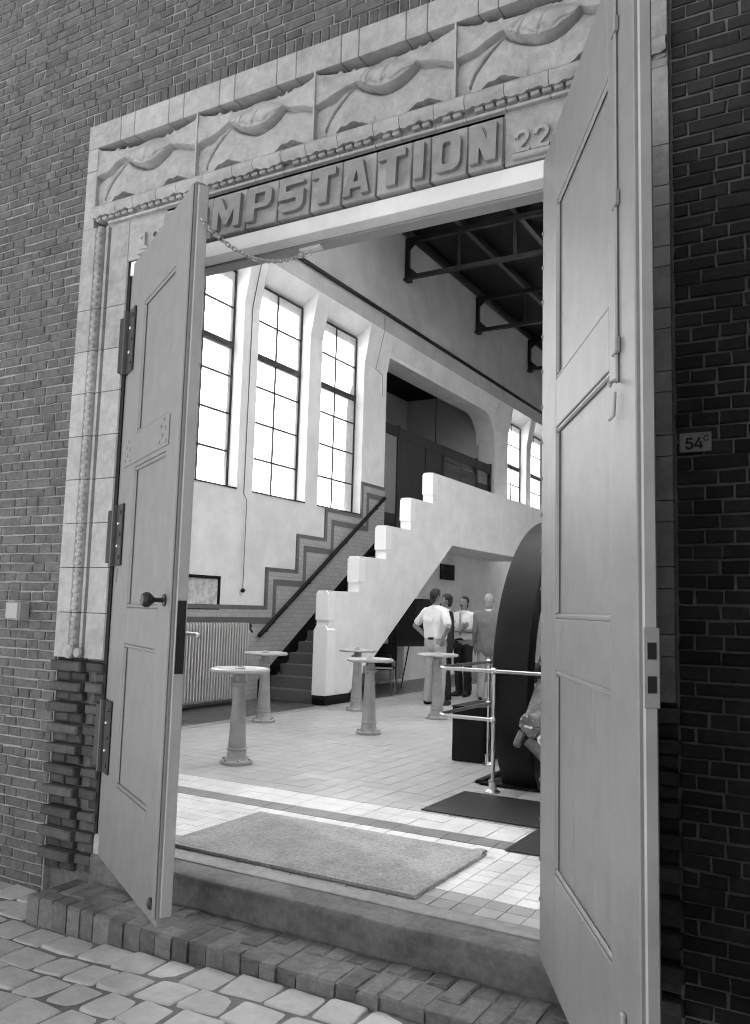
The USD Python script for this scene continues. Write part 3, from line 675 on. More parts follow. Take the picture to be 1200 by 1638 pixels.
# ================================================================== HALL SHELL
XW, XU, XG = -5.85, -5.70, -6.05          # wall face, upper wall face, window glass
XR = 5.85; HY1 = 30.0; ROOF = 9.55
hall = thing('hall_interior', 'white plastered engine hall walls seen through the doorway', 'interior')
ZF0, ZF1 = 6.25, 7.05
def pier(y0, y1, side=-1):
    p = Polygon([(-6.3, 0), (XW, 0), (XW, ZF0), (XU, ZF1), (-6.3, ZF1)])
    m = prism(p, 'y', y0, y1); return m
openings = []                               # window bays (y0, y1)
y = 6.50
bays = [(1.34, 2.80), (3.19, 4.65), (5.04, 6.50), (6.89, 8.35), (8.74, 10.23), (17.97, 19.43), (19.82, 21.28), (21.67, 23.13), (23.5, 24.96), (25.4, 26.86)]
ARC0, ARC1 = 11.13, 17.02
SILL, HEADZ = 3.25, 6.80
def wall_side(mx):
    """Left wall; mx=-1 mirrors it to the right-hand wall."""
    ms = []
    edges = sorted(bays+[(ARC0, ARC1)] if mx > 0 else [q for q in bays if q[1] < 12]+[(11.13, 12.6)])
    y = .42
    for a, b in edges:
        ms.append(pier(y, a)); y = b
    ms.append(pier(y, HY1))
    for a, b in edges:
        if mx > 0 and a == ARC0: continue
        ms.append(bx(-6.3, XW, a, b, -.3, SILL))                                         # under the sill
        ms.append(prism(Polygon([(-6.3, HEADZ), (XG-.03, HEADZ), (XU, ZF1), (-6.3, ZF1)]), 'y', a, b))  # splayed head
    if mx > 0:
        ms.append(bx(-6.3, XW, ARC0, ARC1, -.3, 2.995))
        a, b = ARC0, ARC1; r = .75; hz = 6.64
        arc = [(b-r+r*math.sin(t), hz-r+r*math.cos(t)) for t in np.linspace(0, math.pi/2, 10)]
        poly = Polygon([(a, hz)]+arc+[(b, ZF1), (a, ZF1)])
        m = prism(poly, 'x', -6.38, XW); ms.append(m)
        # slanting cheek over the opening
        ms.append(prism(Polygon([(XW, hz+.08), (XU, ZF1), (XW, ZF1)]), 'y', a, b))
    m = cat_meshes(ms)
    if mx < 0: m.vertices[:, 0] *= -1; m.faces = m.faces[:, ::-1]
    return m
obj('left_wall', wall_side(1), M_PLASTER, hall)
obj('right_wall', wall_side(-1), M_PLASTER, hall)
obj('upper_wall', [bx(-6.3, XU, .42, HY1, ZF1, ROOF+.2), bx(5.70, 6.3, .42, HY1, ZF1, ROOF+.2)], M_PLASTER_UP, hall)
obj('end_wall', bx(-6.3, 6.3, HY1, HY1+.3, -.3, ROOF+.2), M_PLASTER, hall)
obj('front_wall', [bx(-6.3, -1.7, .42, .46, -.3, ROOF+.2), bx(1.7, 6.3, .42, .46, -.3, ROOF+.2), bx(-1.7, 1.7, .42, .46, 3.86, ROOF+.2),
                   bx(-1.74, -1.7, .285, .42, 0, 3.86), bx(1.7, 1.74, .285, .42, 0, 3.86), bx(-1.74, 1.74, .285, .42, 3.82, 3.86)], M_PLASTER, hall)
obj('crane_rail', [bx(XU, XU+.05, .46, HY1, 7.38, 7.44)], M_STEEL, hall)
SK = (-1.4, 4.6, .9, 14.7)      # unseen roof light, added to brighten the hall
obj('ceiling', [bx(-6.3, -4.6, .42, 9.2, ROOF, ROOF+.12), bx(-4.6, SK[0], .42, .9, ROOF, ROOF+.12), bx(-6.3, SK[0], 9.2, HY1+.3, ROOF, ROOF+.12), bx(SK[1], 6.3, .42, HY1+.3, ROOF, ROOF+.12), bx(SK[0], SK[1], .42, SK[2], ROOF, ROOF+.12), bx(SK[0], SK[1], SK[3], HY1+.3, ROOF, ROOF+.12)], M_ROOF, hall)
# floor slab under the tiles, with the wheel pit left open
PIT = (-.34, .9, 3.30, 6.2)
obj('floor', [bx(-6.3, PIT[0], .285, HY1, -.3, -.012), bx(PIT[1], 6.3, .285, HY1, -.3, -.012), bx(PIT[0], PIT[1], .285, PIT[2], -.3, -.012), bx(PIT[0], PIT[1], PIT[3], HY1, -.3, -.012),
              bx(PIT[0]-.2, PIT[1]+.2, PIT[2]-.2, PIT[3]+.2, -1.2, -1.1), bx(PIT[0]-.2, PIT[0], PIT[2]-.2, PIT[3]+.2, -1.1, -.3), bx(PIT[0], PIT[1], PIT[2]-.2, PIT[2], -1.1, -.3)], M_FGROUT, None, kind='structure')

# floor tiles
fl = thing('tiled_floor', 'pale square floor tiles of the hall with grey border bands', 'tiled floor')
items = []
def in_pit(x0, x1, y0, y1): return x1 > PIT[0]-.02 and x0 < PIT[1]+.02 and y1 > PIT[2]-.02 and y0 < PIT[3]
def tiles(x0, x1, y0, y1, p, tones, gap=.004):
    nx, ny = round((x1-x0)/p), round((y1-y0)/p); px, py = (x1-x0)/nx, (y1-y0)/ny
    for i in range(nx):
        for k in range(ny):
            a, b, c, d = x0+i*px, x0+(i+1)*px-gap, y0+k*py, y0+(k+1)*py-gap
            if in_pit(a, b, c, d): continue
            items.append((((a+b)/2, (c+d)/2, 0), px*py, top_brick(a, b, c, d, -.014, rng.normal(0, .0006), .002, .0006), int(tones(i, k))))
tone = lambda i, k: rng.choice([1, 2])
tiles(-1.7, 1.7, .30, .545, .122, lambda i, k: rng.choice([0, 0, 1]))                        # grey rows at the sill
tiles(-4.6, 1.7, .55, 1.465, .122, lambda i, k: rng.choice([3, 4, 4]))  # white tiles, made paler to imitate daylight from the doorway
tiles(-4.6, 3.2, 1.47, 1.65, .18, lambda i, k: 6)                                           # grey band
tiles(-4.6, 3.2, 1.655, 2.04, .19, lambda i, k: 3)
tiles(-4.42, 3.2, 2.045, 12.4, .173, tone)
tiles(-4.60, -4.43, 1.655, 7.1, .17, lambda i, k: 0)                                        # band along the wall
tiles(-5.82, -4.605, .47, 7.2, .173, lambda i, k: 5)
tiles(-5.82, -4.43, 11.6, 24, .35, lambda i, k: 5); tiles(-4.42, 5.6, 12.4, 26, .35, tone); tiles(-4.52, -4.425, 7.15, 11.6, .095, lambda i, k: 0)
tiles(-5.8, -4.53, 7.9, 11.6, .173, lambda i, k: 5)
MT = M_TILE+[M_BAND]
cover = lambda c: (-1.2 < c[0] < .5 and .33 < c[1] < 1.28)
q = project(np.array([i[0] for i in items]))
lst = []
for it, pq_ in zip(items, q):
    hid = cover(it[0]) or pq_[0] < 285 or pq_[0] > 862
    lst.append((it[0], 0 if hid else it[1], it[2], it[3]))
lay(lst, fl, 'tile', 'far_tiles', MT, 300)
# door mat
nx, ny = 60, 36; X, Y = np.meshgrid(np.linspace(-1.20, .52, nx), np.linspace(.325, 1.285, ny))
X = X+.006*np.sin(Y*40)*(X > .4); Z = .024+(meshkit.fbm(np.stack([X*40, Y*40, 0*X], -1), 2, 4)-.5)*.008
ed = np.minimum(np.minimum(X-X.min(), X.max()-X), np.minimum(Y-Y.min(), Y.max()-Y)); Z = np.where(ed < .004, .005, Z)
Z += .02*np.exp(-((X-.50)**2+(Y-1.27)**2)/.003)
V = np.stack([X, Y, Z], -1).reshape(-1, 3); i = (np.arange(ny-1)[:, None]*nx+np.arange(nx-1)).ravel()
matm = trimesh.Trimesh(V, np.vstack([np.stack([i, i+1, i+nx+1], 1), np.stack([i, i+nx+1, i+nx], 1)]), process=False)
obj('door_mat', [matm, bx(-1.199, .519, .326, 1.284, .0035, .021)], M_MAT, None, smooth=60, label='large worn coir mat lying inside the threshold', cat='door mat')
# dark cover plates round the pit
for (a, b, c, d), lab in (((-.335, 1.2, 2.075, 2.86), 'dark studded floor plate nearest to the railing post'), ((.57, 1.9, 1.43, 2.03), 'dark studded floor plate beside the right door leaf')):
    obj('floor_plate', cbx(a, b, c, d, .004, .010, .002), M_PLATE, None, label=lab, cat='floor plate')
obj('pit_kerb', [bx(-.40, -.345, 3.24, 6.2, .003, .03), bx(-.345, 1.2, 3.20, 3.29, .003, .022)], M_BLACK, None, label='low dark kerb round the flywheel pit', cat='kerb')

# ================================================================== WINDOWS
def make_window(y0, y1, mx, label, first=None):
    t = thing('hall_window', label, 'window', (0, 0, 0), 0, 'tall steel windows of the hall' if False else None)
    s = -1 if mx > 0 else 1; x = s*6.05
    W = y1-y0; nb = []
    zs = [SILL+.02, 3.85, 4.45, 5.05, 5.55, 6.17, HEADZ-.01]
    ym = (y0+y1)/2
    def B(dx, a, b, c, d): return bx(min(x-dx, x+dx), max(x-dx, x+dx), a, b, c, d)
    obj('frame', [B(.025, y0, y0+.03, zs[0], zs[-1]), B(.025, y1-.03, y1, zs[0], zs[-1]), B(.0245, y0+.03, y1-.03, zs[0], zs[0]+.03), B(.0245, y0+.03, y1-.03, zs[-1]-.03, zs[-1])], M_WINBAR, t)
    obj('transom', B(.035, y0+.031, y1-.031, 5.50, 5.60), M_WINBAR, t)
    obj('mullion', [B(.02, ym-.013, ym+.013, zs[0]+.03, 5.499), B(.02, ym-.013, ym+.013, 5.601, zs[-1]-.03)], M_WINBAR, t)
    for z in (3.85, 4.45, 5.05, 6.17): obj('glazing_bar', [B(.016, y0+.03, ym-.0135, z-.012, z+.012), B(.016, ym+.0135, y1-.03, z-.012, z+.012)], M_WINBAR, t)
    for a, b in zip(zs, zs[1:]):
        for c, d in ((y0+.02, ym), (ym, y1-.02)): obj('pane', B(.003, c+.002, d-.002, a+.002, b-.002), M_SUN_PATCH if (mx > 0 and y0 == 3.19) else M_GLASS, t)  # one hidden bay gets clearer glass for the floor sun patch
    obj('sill', bx(min(s*6.02, s*5.835), max(s*6.02, s*5.835), y0-.0, y1, SILL+.001, SILL+.02), M_WINBAR, t)
    return t
sl = thing('added_roof_light', 'unseen glazed roof light added over the right half and front of the hall to brighten it', 'roof light')
obj('pane', bx(-4.6, SK[0]-.001, .9, 9.2, ROOF+.05, ROOF+.056), M_GLASS, sl)  # front section added for more light on walls and floor
for i in range(6):
    a = SK[2]+i*2.3; obj('pane', bx(SK[0], SK[1], a+.02, a+2.28, ROOF+.05, ROOF+.056), M_GLASS, sl)
    obj('glazing_bar', bx(SK[0], SK[1], a-.019, a+.019, ROOF+.02, ROOF+.09), M_WINBAR, sl)
names = {(6.89, 8.35): 'middle tall white-lit window on the left hall wall, above the radiator and lower stairs', (5.04, 6.50): 'tall bright window on the left hall wall half hidden by the left door leaf',
         (8.74, 10.23): 'tall bright window on the left hall wall next to the stair landing opening', (17.97, 19.43): 'tall narrow-looking window beyond the landing opening', (19.82, 21.28): 'farthest visible window, cut off by the right door leaf',
         (3.19, 4.65): 'hall window hidden behind the left door leaf', (1.34, 2.80): 'hall window nearest to the street on the left wall'}
for b in bays: make_window(*b, 1, names.get(b, f'far hall window on the left wall near the end wall'))
for b in [q for q in bays if q[1] < 12]+[(11.13, 12.6)]: make_window(*b, -1, 'window in the right hall wall out of sight behind the door leaf')

# ================================================================== ROOF TRUSSES AND PURLINS
for k, y in enumerate((4.05, 7.8, 11.55, 15.33, 19.1, 22.9, 26.7)):
    lab = {11.55: 'nearest dark steel roof truss visible under the lintel', 15.33: 'second dark steel roof truss deeper in the hall', 19.1: 'third steel roof truss, just left of the right door leaf'}.get(y, {4.05: 'steel roof truss nearest to the street, hidden above the lintel', 7.8: 'second steel roof truss from the street, hidden above the lintel', 22.9: 'steel roof truss behind the third visible one', 26.7: 'last steel roof truss by the end wall'}.get(y))
    t = thing('roof_truss', lab, 'roof truss', (0, y, 0))
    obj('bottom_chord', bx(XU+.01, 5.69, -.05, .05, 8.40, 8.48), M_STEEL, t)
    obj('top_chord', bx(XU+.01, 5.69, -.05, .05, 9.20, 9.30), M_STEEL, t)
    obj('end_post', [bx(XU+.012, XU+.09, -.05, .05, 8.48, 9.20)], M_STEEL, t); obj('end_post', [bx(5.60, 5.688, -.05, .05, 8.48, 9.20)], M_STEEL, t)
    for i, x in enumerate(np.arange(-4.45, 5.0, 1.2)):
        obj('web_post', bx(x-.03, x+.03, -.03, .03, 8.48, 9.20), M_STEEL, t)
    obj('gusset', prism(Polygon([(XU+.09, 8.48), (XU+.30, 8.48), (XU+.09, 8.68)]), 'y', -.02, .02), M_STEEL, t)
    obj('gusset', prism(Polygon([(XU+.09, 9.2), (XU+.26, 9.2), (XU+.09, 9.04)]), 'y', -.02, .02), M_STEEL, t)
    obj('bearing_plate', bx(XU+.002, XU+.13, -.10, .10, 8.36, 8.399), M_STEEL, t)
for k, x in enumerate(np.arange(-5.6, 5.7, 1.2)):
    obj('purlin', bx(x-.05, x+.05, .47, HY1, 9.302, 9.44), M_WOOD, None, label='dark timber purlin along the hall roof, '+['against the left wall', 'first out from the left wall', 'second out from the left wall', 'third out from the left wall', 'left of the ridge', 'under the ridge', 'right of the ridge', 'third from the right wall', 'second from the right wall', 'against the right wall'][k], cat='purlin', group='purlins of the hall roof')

# ================================================================== STAIRS, PARAPET AND LANDING
stairs = thing('staircase', 'dark terrazzo stairs rising along the left hall wall behind the white stepped parapet', 'staircase')
NS, R_, T_, Y0s = 17, 3.0/17, .25, 7.26
for k in range(NS):
    obj('step', cbx(XW+.035, -4.757, Y0s+k*T_, Y0s+(k+1)*T_+.03, max(0, (k-1)*R_), (k+1)*R_, .008), M_STEP, stairs)
obj('landing_slab', bx(XW+.001, -4.76, 11.54, 17.02, 2.77, 2.999), M_PARAPET, stairs)
obj('skirting', prism(Polygon([(7.2, .02), (7.2, .30), (11.3, 3.14), (11.3, 2.86)]), 'x', XW+.033, XW+.045), M_BLACK, stairs)
soff = [(7.86, .14), (11.62, 2.75)]
par = thing('stair_parapet', 'white plastered stepped parapet wall of the stairs and landing', 'parapet')
tops = [(7.20, 1.72), (8.08, 2.305), (8.94, 2.89), (9.82, 3.48), (10.70, 4.075)]
def par_poly():
    p = [(7.20, .142), (7.86, .142), (11.62, 2.75), (24.0, 2.75), (24.0, 4.075)]
    for i in range(4, -1, -1):
        y, z = tops[i]; p.append((y+.012, z))
        p.append((y+.012, tops[i-1][1] if i else .142))
    return Polygon(p[:-1]+[(7.212, .142)]).buffer(0)
XS0, XS1 = -4.75, -4.53
obj('wall', prism(par_poly(), 'x', XS0+.004, XS1-.006), M_PARAPET, par)
for i, (y, z) in enumerate(tops):
    zb = tops[i-1][1] if i else 1.27
    # cap block: chamfered shoulders, proud of the wall, with a notch under it
    zlo = z-.42 if i else 1.27
    c = .045
    pz = Polygon([(XS0, zlo+.01), (XS0, z-c), (XS0+c, z), (XS1-c, z), (XS1, z-c), (XS1, zlo+.01), (XS1-.01, zlo), (XS0+.01, zlo)])
    obj('cap_block', prism(pz, 'y', y-.02, y+.18), M_CAP, par, smooth=20)
pz = Polygon([(XS0-.015, .145), (XS0-.015, 1.12), (XS0+.03, 1.19), (XS1-.03, 1.19), (XS1+.012, 1.12), (XS1+.012, .145)])
obj('newel', prism(pz, 'y', 7.165, 7.40), M_CAP, par)
obj('plinth', bx(XS0-.01, XS1+.008, 7.17, 7.90, .002, .1425), M_BLACK, par)
# landing room behind the opening
room = thing('landing_room', 'dim plastered room behind the landing opening with a dark board ceiling', 'room')
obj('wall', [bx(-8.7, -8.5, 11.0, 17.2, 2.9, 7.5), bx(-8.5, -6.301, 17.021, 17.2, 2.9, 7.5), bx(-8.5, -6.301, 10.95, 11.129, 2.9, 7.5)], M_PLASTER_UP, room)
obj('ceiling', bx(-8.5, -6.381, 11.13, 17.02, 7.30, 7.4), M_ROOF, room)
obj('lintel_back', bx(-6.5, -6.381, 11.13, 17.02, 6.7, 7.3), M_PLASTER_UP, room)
obj('floor', bx(-8.5, XW-.001, 11.131, 17.019, 2.9, 2.998), M_STEP, room)
ptn = thing('wooden_partition', 'dark wooden partition with doors and glazed panels at the back of the landing', 'partition')
XP = -5.97
ys = [11.20, 11.82, 11.97, 13.17, 14.08, 15.11, 16.02, 16.10, 16.95, 17.01]
obj('head_rail', bx(XP-.03, XP+.03, 11.14, 17.0, 5.09, 5.31), M_WOOD, ptn)
obj('panel', bx(XP-.015, XP+.012, 11.15, 11.82, 3.45, 5.088), mat('pale_door', .22, .5, .08, 4), ptn, label='pale door panel at the left end of the partition')
obj('base_panel', bx(XP-.015, XP+.012, 11.15, 11.82, 3.0, 3.448), M_WOOD, ptn)
for a in (11.82, 13.15, 14.06, 16.02, 16.92): obj('post', bx(XP-.04, XP+.045, a, a+.09, 3.0, 5.34 if a in (11.82, 16.02, 16.92) else 5.088), M_WOOD, ptn)
for a, b in ((11.91, 13.149), (13.24, 14.059)): obj('door_panel', bx(XP-.015, XP+.015, a, b, 3.0, 5.088), M_WOOD, ptn)
for a, b in ((14.15, 15.08), (15.10, 16.019)):
    obj('glazed_panel', bx(XP-.012, XP+.012, a, b, 3.9, 4.95), M_WOODP, ptn); obj('door_panel', bx(XP-.015, XP+.015, a, b, 3.0, 3.898), M_WOOD, ptn)
    obj('top_light', bx(XP-.012, XP+.012, a, b, 4.98, 5.088), M_WOODP, ptn)
obj('door_panel', bx(XP-.015, XP+.015, 16.111, 16.919, 3.0, 4.75), M_WOOD, ptn)
obj('hanging_flex', cyl((-6.9, 15.6, 5.0), (-6.9, 15.6, 7.3), .012, 6), M_IRON, None, label='thin dark flex hanging from the ceiling of the landing room', cat='cable')
# wainscot of glazed tiles stepping up beside the stairs
wn = thing('tile_wainscot', 'stepped grey glazed tile wainscot with dark border bands on the left hall wall', 'wainscot')
P0 = [(0.47, 0.0)]
sy = [7.31, 8.14, 8.99, 10.22, 11.128]; sz = [1.465, 2.085, 2.70, 3.24, 3.90]
def stair_line(dy, dz):
    """Upper outline, moved right by dy and down by dz."""
    p = []; yprev = .47
    for i in range(5):
        y = sy[i]+(dy if i < 4 else 0)
        p += [(yprev, sz[i]-dz), (y, sz[i]-dz)]; yprev = y
    return p
def area(dy, dz): return Polygon(stair_line(dy, dz)+[(11.128, 0.0), (.47, 0.0)])
a0, a1, a2, a3 = area(0, 0), area(.065, .065), area(.20, .185), area(.29, .29)
obj('tile_field', prism(a1.difference(a2), 'x', XW+.001, XW+.026), M_WTILE, wn)
obj('border_band', prism(a0.difference(a1), 'x', XW+.001, XW+.031), M_WBAND, wn)
obj('inner_band', prism(a2.difference(a3), 'x', XW+.001, XW+.029), M_WBAND, wn)
obj('tile_field', prism(a3, 'x', XW+.001, XW+.026), M_WTILE, wn)
hr = thing('handrail', 'dark wooden handrail sloping up the tiled wall beside the stairs', 'handrail')
d = np.array([0, 3.89, 2.67]); d /= np.linalg.norm(d)
obj('rail', tube([(-5.765, 7.13, 1.0), (-5.765, 11.02, 3.67)], .036, 12), M_BLACK, hr, smooth=40)
for t in (.05, .35, .65, .93):
    p = np.array([-5.765, 7.13, 1.0])+np.array([0, 3.89, 2.67])*t; obj('bracket', tube([p-[0, 0, .02], p+[0, 0, -.07], p+[-.06, 0, -.07]], .009), M_BLACK, hr)
# under the landing
obj('vent_grille', cbx(XW+.002, XW+.03, 13.80, 14.56, 2.17, 2.53, .004), M_BLACK, None, label='black square grille on the wall under the landing', cat='vent')

# ================================================================== RADIATORS
def radiator(label, loc, n):
    t = thing('radiator', label, 'radiator', loc)
    for k in range(n):
        y = k*.0605
        obj('column', [prism(Polygon([(-.075, .09), (.075, .09), (.09, .12), (.09, 1.17), (.07, 1.20), (-.07, 1.20), (-.09, 1.17), (-.09, .12)]), 'y', y+.012, y+.037)], M_RAD, t)
    obj('foot', [cyl((0, .09, 0), (0, .09, .10), .02, 10), cyl((0, n*.0605-.12, 0), (0, n*.0605-.12, .10), .02, 10)], M_RAD, t)
    obj('header', [cyl((0, .0, .16), (0, n*.0605, .16), .03, 10), cyl((0, 0, 1.12), (0, n*.0605, 1.12), .03, 10)], M_RAD, t)
    obj('valve', [cyl((0, n*.0605, 1.12), (0, n*.0605+.09, 1.12), .02, 10), ball((0, n*.0605+.10, 1.15), .036, 2), tube([(.0, n*.0605+.10, 1.12), (.0, n*.0605+.17, 1.06)], .014)], M_BLACK, t, smooth=40)
    return t
radiator('tall pale column radiator under the framed print by the left door leaf', (-5.63, 4.30, 0), 38)
radiator('pale column radiator under the stair slope behind the chair', (-5.63, 9.85, 0), 29)
pic = thing('framed_print', 'black framed print hanging above the radiator beside the left door leaf', 'picture', (XW, 5.42, 1.385))
obj('frame', [bx(.002, .03, 0, .045, 0, .50), bx(.002, .03, .735, .78, 0, .50), bx(.002, .03, .045, .735, 0, .045), bx(.002, .03, .045, .735, .455, .50)], M_BLACK, pic)
obj('print', bx(.002, .014, .045, .735, .045, .455), M_PRINT, pic)
cord = thing('pull_cord', 'thin cord with a dark ball end hanging down the pier between the windows', 'cord', (0, 0, 0))
obj('cord', tube([(XU+.01, 6.70, 7.38), (XU+.01, 6.70, 7.02), (XW+.012, 6.69, 6.24), (XW+.012, 6.67, 3.2), (XW+.045, 6.71, 3.1), (XW+.045, 6.71, 1.72)], .006, 6), M_IRON, cord)
obj('ball', ball((XW+.045, 6.71, 1.69), .036, 2), M_IRON, cord, smooth=True)
obj('wall_cable', tube([(XU+.008, 10.72, 7.38), (XU+.008, 10.72, 7.04), (XW+.008, 10.66, 6.25), (XW+.008, 10.95, 6.2), (XW+.008, 10.95, 5.75)], .007, 6), M_FRAMEGREY, None, label='thin cable running down the wall pier beside the landing opening', cat='cable')

# ================================================================== VALVE PEDESTALS
def pedestal(label):
    t = thing('valve_pedestal', label, 'pedestal', (0, 0, 0), 0, None)
    fb = obj('base', lathe([(0, 0), (.148, 0), (.152, .012), (.148, .030), (.108, .038), (.102, .05), (0, .05)], 28), M_VALVE, t, smooth=35)
    for k in range(6):
        a = k*math.pi/3+.3; obj('bolt', cyl((.125*math.cos(a), .125*math.sin(a), .03), (.125*math.cos(a), .125*math.sin(a), .052), .013, 6), M_VALVE, fb)
    obj('column', lathe([(.100, .048), (.094, .06), (.086, .11), (.085, .125), (.095, .13), (.095, .142), (.085, .147), (.080, .20), (.058, .70), (.062, .715), (.072, .722), (.072, .742), (.062, .75), (.056, .76), (.058, .80), (.05, .82), (.042, .835), (0, .836)], 28), M_VALVE, t, smooth=30)
    obj('bracket', [bx(-.085, -.05, -.03, .03, .70, .79)], M_VALVE, t)
    obj('disc', lathe([(0, .846), (.235, .846), (.252, .838), (.270, .840), (.280, .854), (.276, .868), (.262, .876), (.245, .874), (.232, .866), (.06, .866), (0, .866)], 48), M_VALVETOP, t, smooth=30)
    obj('hub', lathe([(.05, .83), (.05, .866), (.046, .880), (.026, .886), (.022, .898), (0, .900)], 20), M_VALVE, t, smooth=30)
    obj('spoke', [cyl((0, 0, .842), (.235*math.cos(a), .235*math.sin(a), .842), .013, 8) for a in np.arange(5)*2*math.pi/5+.2], M_VALVE, t)
    return t
ped = pedestal('grey iron valve pedestal with round top, nearest to the left door leaf')
ped.GetAttribute('xformOp:translate').Set(Gf.Vec3d(-2.569, 2.70, 0))
for (x, y, rz), lab in zip([(-4.13, 5.15, 40), (-3.871, 7.0, 15), (-2.581, 5.15, 70), (-2.567, 6.97, 100)],
        ['grey valve pedestal with round top in front of the stair foot and radiator', 'grey valve pedestal with round top against the white parapet foot, partly behind another', 'grey valve pedestal with round top standing before the one at the parapet foot', 'pale valve pedestal with round top in front of the man with hands on hips']):
    copy_of(ped, lab, (x, y, 0), rz)

# ================================================================== FLYWHEEL, RAILING, MACHINE
fw = thing('flywheel', 'huge black iron flywheel half sunk in its floor pit behind the railing', 'flywheel', (0, 4.52, .87))
def rot_y(m): m.apply_transform(trimesh.transformations.rotation_matrix(math.pi/2, [0, 1, 0])); return m
XL, WW, RR = -.17, .31, 1.5
rim = lathe([(RR-.17, -WW/2), (RR-.004, -WW/2), (RR, -WW/2+.006), (RR+.004, 0), (RR, WW/2-.006), (RR-.004, WW/2), (RR-.17, WW/2), (RR-.17, -WW/2)], 96)
obj('rim', rot_y(rim).apply_translation([XL+WW/2, 0, 0]), M_WHEEL, fw, smooth=30)
obj('hub', rot_y(lathe([(0, -.22), (.2, -.22), (.22, -.2), (.22, .2), (.2, .22), (0, .22)], 32)).apply_translation([XL+WW/2, 0, 0]), M_WHEEL, fw, smooth=30)
for k in range(6):
    a = k*math.pi/3+.2; obj('spoke', cyl((XL+WW/2, .18*math.cos(a), .18*math.sin(a)), (XL+WW/2, 1.36*math.cos(a), 1.36*math.sin(a)), .075, 12, .055), M_WHEEL, fw, smooth=40)
obj('shaft', cyl((-.35, 0, 0), (1.6, 0, 0), .10, 20), M_WHEEL, fw, smooth=40)
rl = thing('railing', 'bright steel tube railing with two rails round the corner of the flywheel pit', 'railing')
def post(x, y):
    b = obj('post', cyl((x, y, .03), (x, y, .965), .017, 12), M_CHROME, rl, smooth=40)
    obj('post_foot', lathe([(0, 0), (.062, 0), (.062, .012), (.034, .03), (.030, .085), (.036, .09), (.036, .10), (.02, .105)], 18, (x, y, 0)), M_CHROME, b, smooth=30)
    obj('ball_joint', [ball((x, y, .975), .031, 2), ball((x, y, .58), .029, 2), cyl((x, y, .86), (x, y, .93), .021, 12)], M_CHROME, b, smooth=True)
post(-.138, 2.983); post(-.655, 4.14)
for z in (.975, .58):
    cr = [(-.655+.10*(1-math.sin(t)), 2.983+.10*(1-math.cos(t)), z) for t in np.linspace(math.pi/2, 0, 6)]
    cr = [(-.655+.10-.10*math.sin(t), 2.983+.10-.10*math.cos(t), z) for t in np.linspace(0, math.pi/2, 6)]
    pts = [((.30 if z > .9 else -.138), 2.983, z)]+cr+[(-.655, 4.14, z)]
    obj('rail', tube(pts, .0165, 10), M_CHROME, rl, smooth=40)
obj('rail', tube([(-.655, 4.14, .975), (-.655, 4.9, 1.02)], .0165, 10), M_BLACK, rl)
obj('black_cabinet', [cbx(-1.035, -.70, 4.13, 4.75, .004, .52, .006), cbx(-1.04, -.695, 4.125, 4.755, .5205, .535, .003)], M_BLACK, None, label='low black box behind the railing left of the flywheel', cat='box')
mc = thing('pump_valve', 'pale round valve head with pipes in front of the flywheel beside the right door leaf', 'valve', (.235, 2.80, .58))
def tilt(m, ax, ang): m.apply_transform(trimesh.transformations.rotation_matrix(ang, ax)); return m
hd = lathe([(0, 0), (.085, 0), (.098, .010), (.100, .03), (.092, .045), (.094, .05), (.094, .12), (.075, .13), (.06, .30), (0, .30)], 30)
obj('head', tilt(tilt(hd, [1, 0, 0], -math.pi/2+.25), [0, 0, 1], -.3), M_VALVED, mc, smooth=30)
obj('body', [cyl((0, .1, .05), (.04, .32, .30), .07, 16, .09), cyl((.10, .2, .14), (.10, .2, .36), .035, 12), cyl((.07, .2, .25), (.16, .2, .25), .03, 12), cbx(.05, .15, .12, .26, .12, .2, .01)], M_VALVED, mc, smooth=35)
obj('spout', [cyl((-.06, .02, -.05), (-.095, .01, -.13), .033, 14), ball((-.097, .01, -.14), .034, 2)], M_BRASS, mc, smooth=40)
obj('pipe', [cyl((-.015, .02, -.11), (.5, .02, -.55), .045, 16)], M_VALVED, mc, smooth=40)
for k in range(8):
    a = k*math.pi/4; obj('flange_bolt', tilt(tilt(cyl((.082*math.cos(a), .082*math.sin(a), -.012), (.082*math.cos(a), .082*math.sin(a), .004), .009, 6), [1, 0, 0], -math.pi/2+.25), [0, 0, 1], -.3), M_CHROME, mc)
obj('spindle', [cyl((-.02, -.03, .0), (.05, -.05, -.005), .013, 10), cyl((.05, -.05, -.005), (.6, -.12, -.05), .006, 8)], M_CHROME, mc, smooth=40)
obj('oil_pipe', [tube([(.12, .2, .36), (.15, .2, .42), (.2, .2, .56)], .012)], M_BRASS, mc, smooth=40)
obj('machine_bed', [cbx(.34, 2.2, 3.3, 6.0, .004, .75, .02), cbx(.5, 1.8, 3.6, 5.8, .751, 1.5, .04), cyl((1.1, 3.0, 1.0), (1.1, 3.6, 1.0), .3, 28)], M_WHEEL, None, label='dark engine bed to the right of the flywheel', cat='machine')

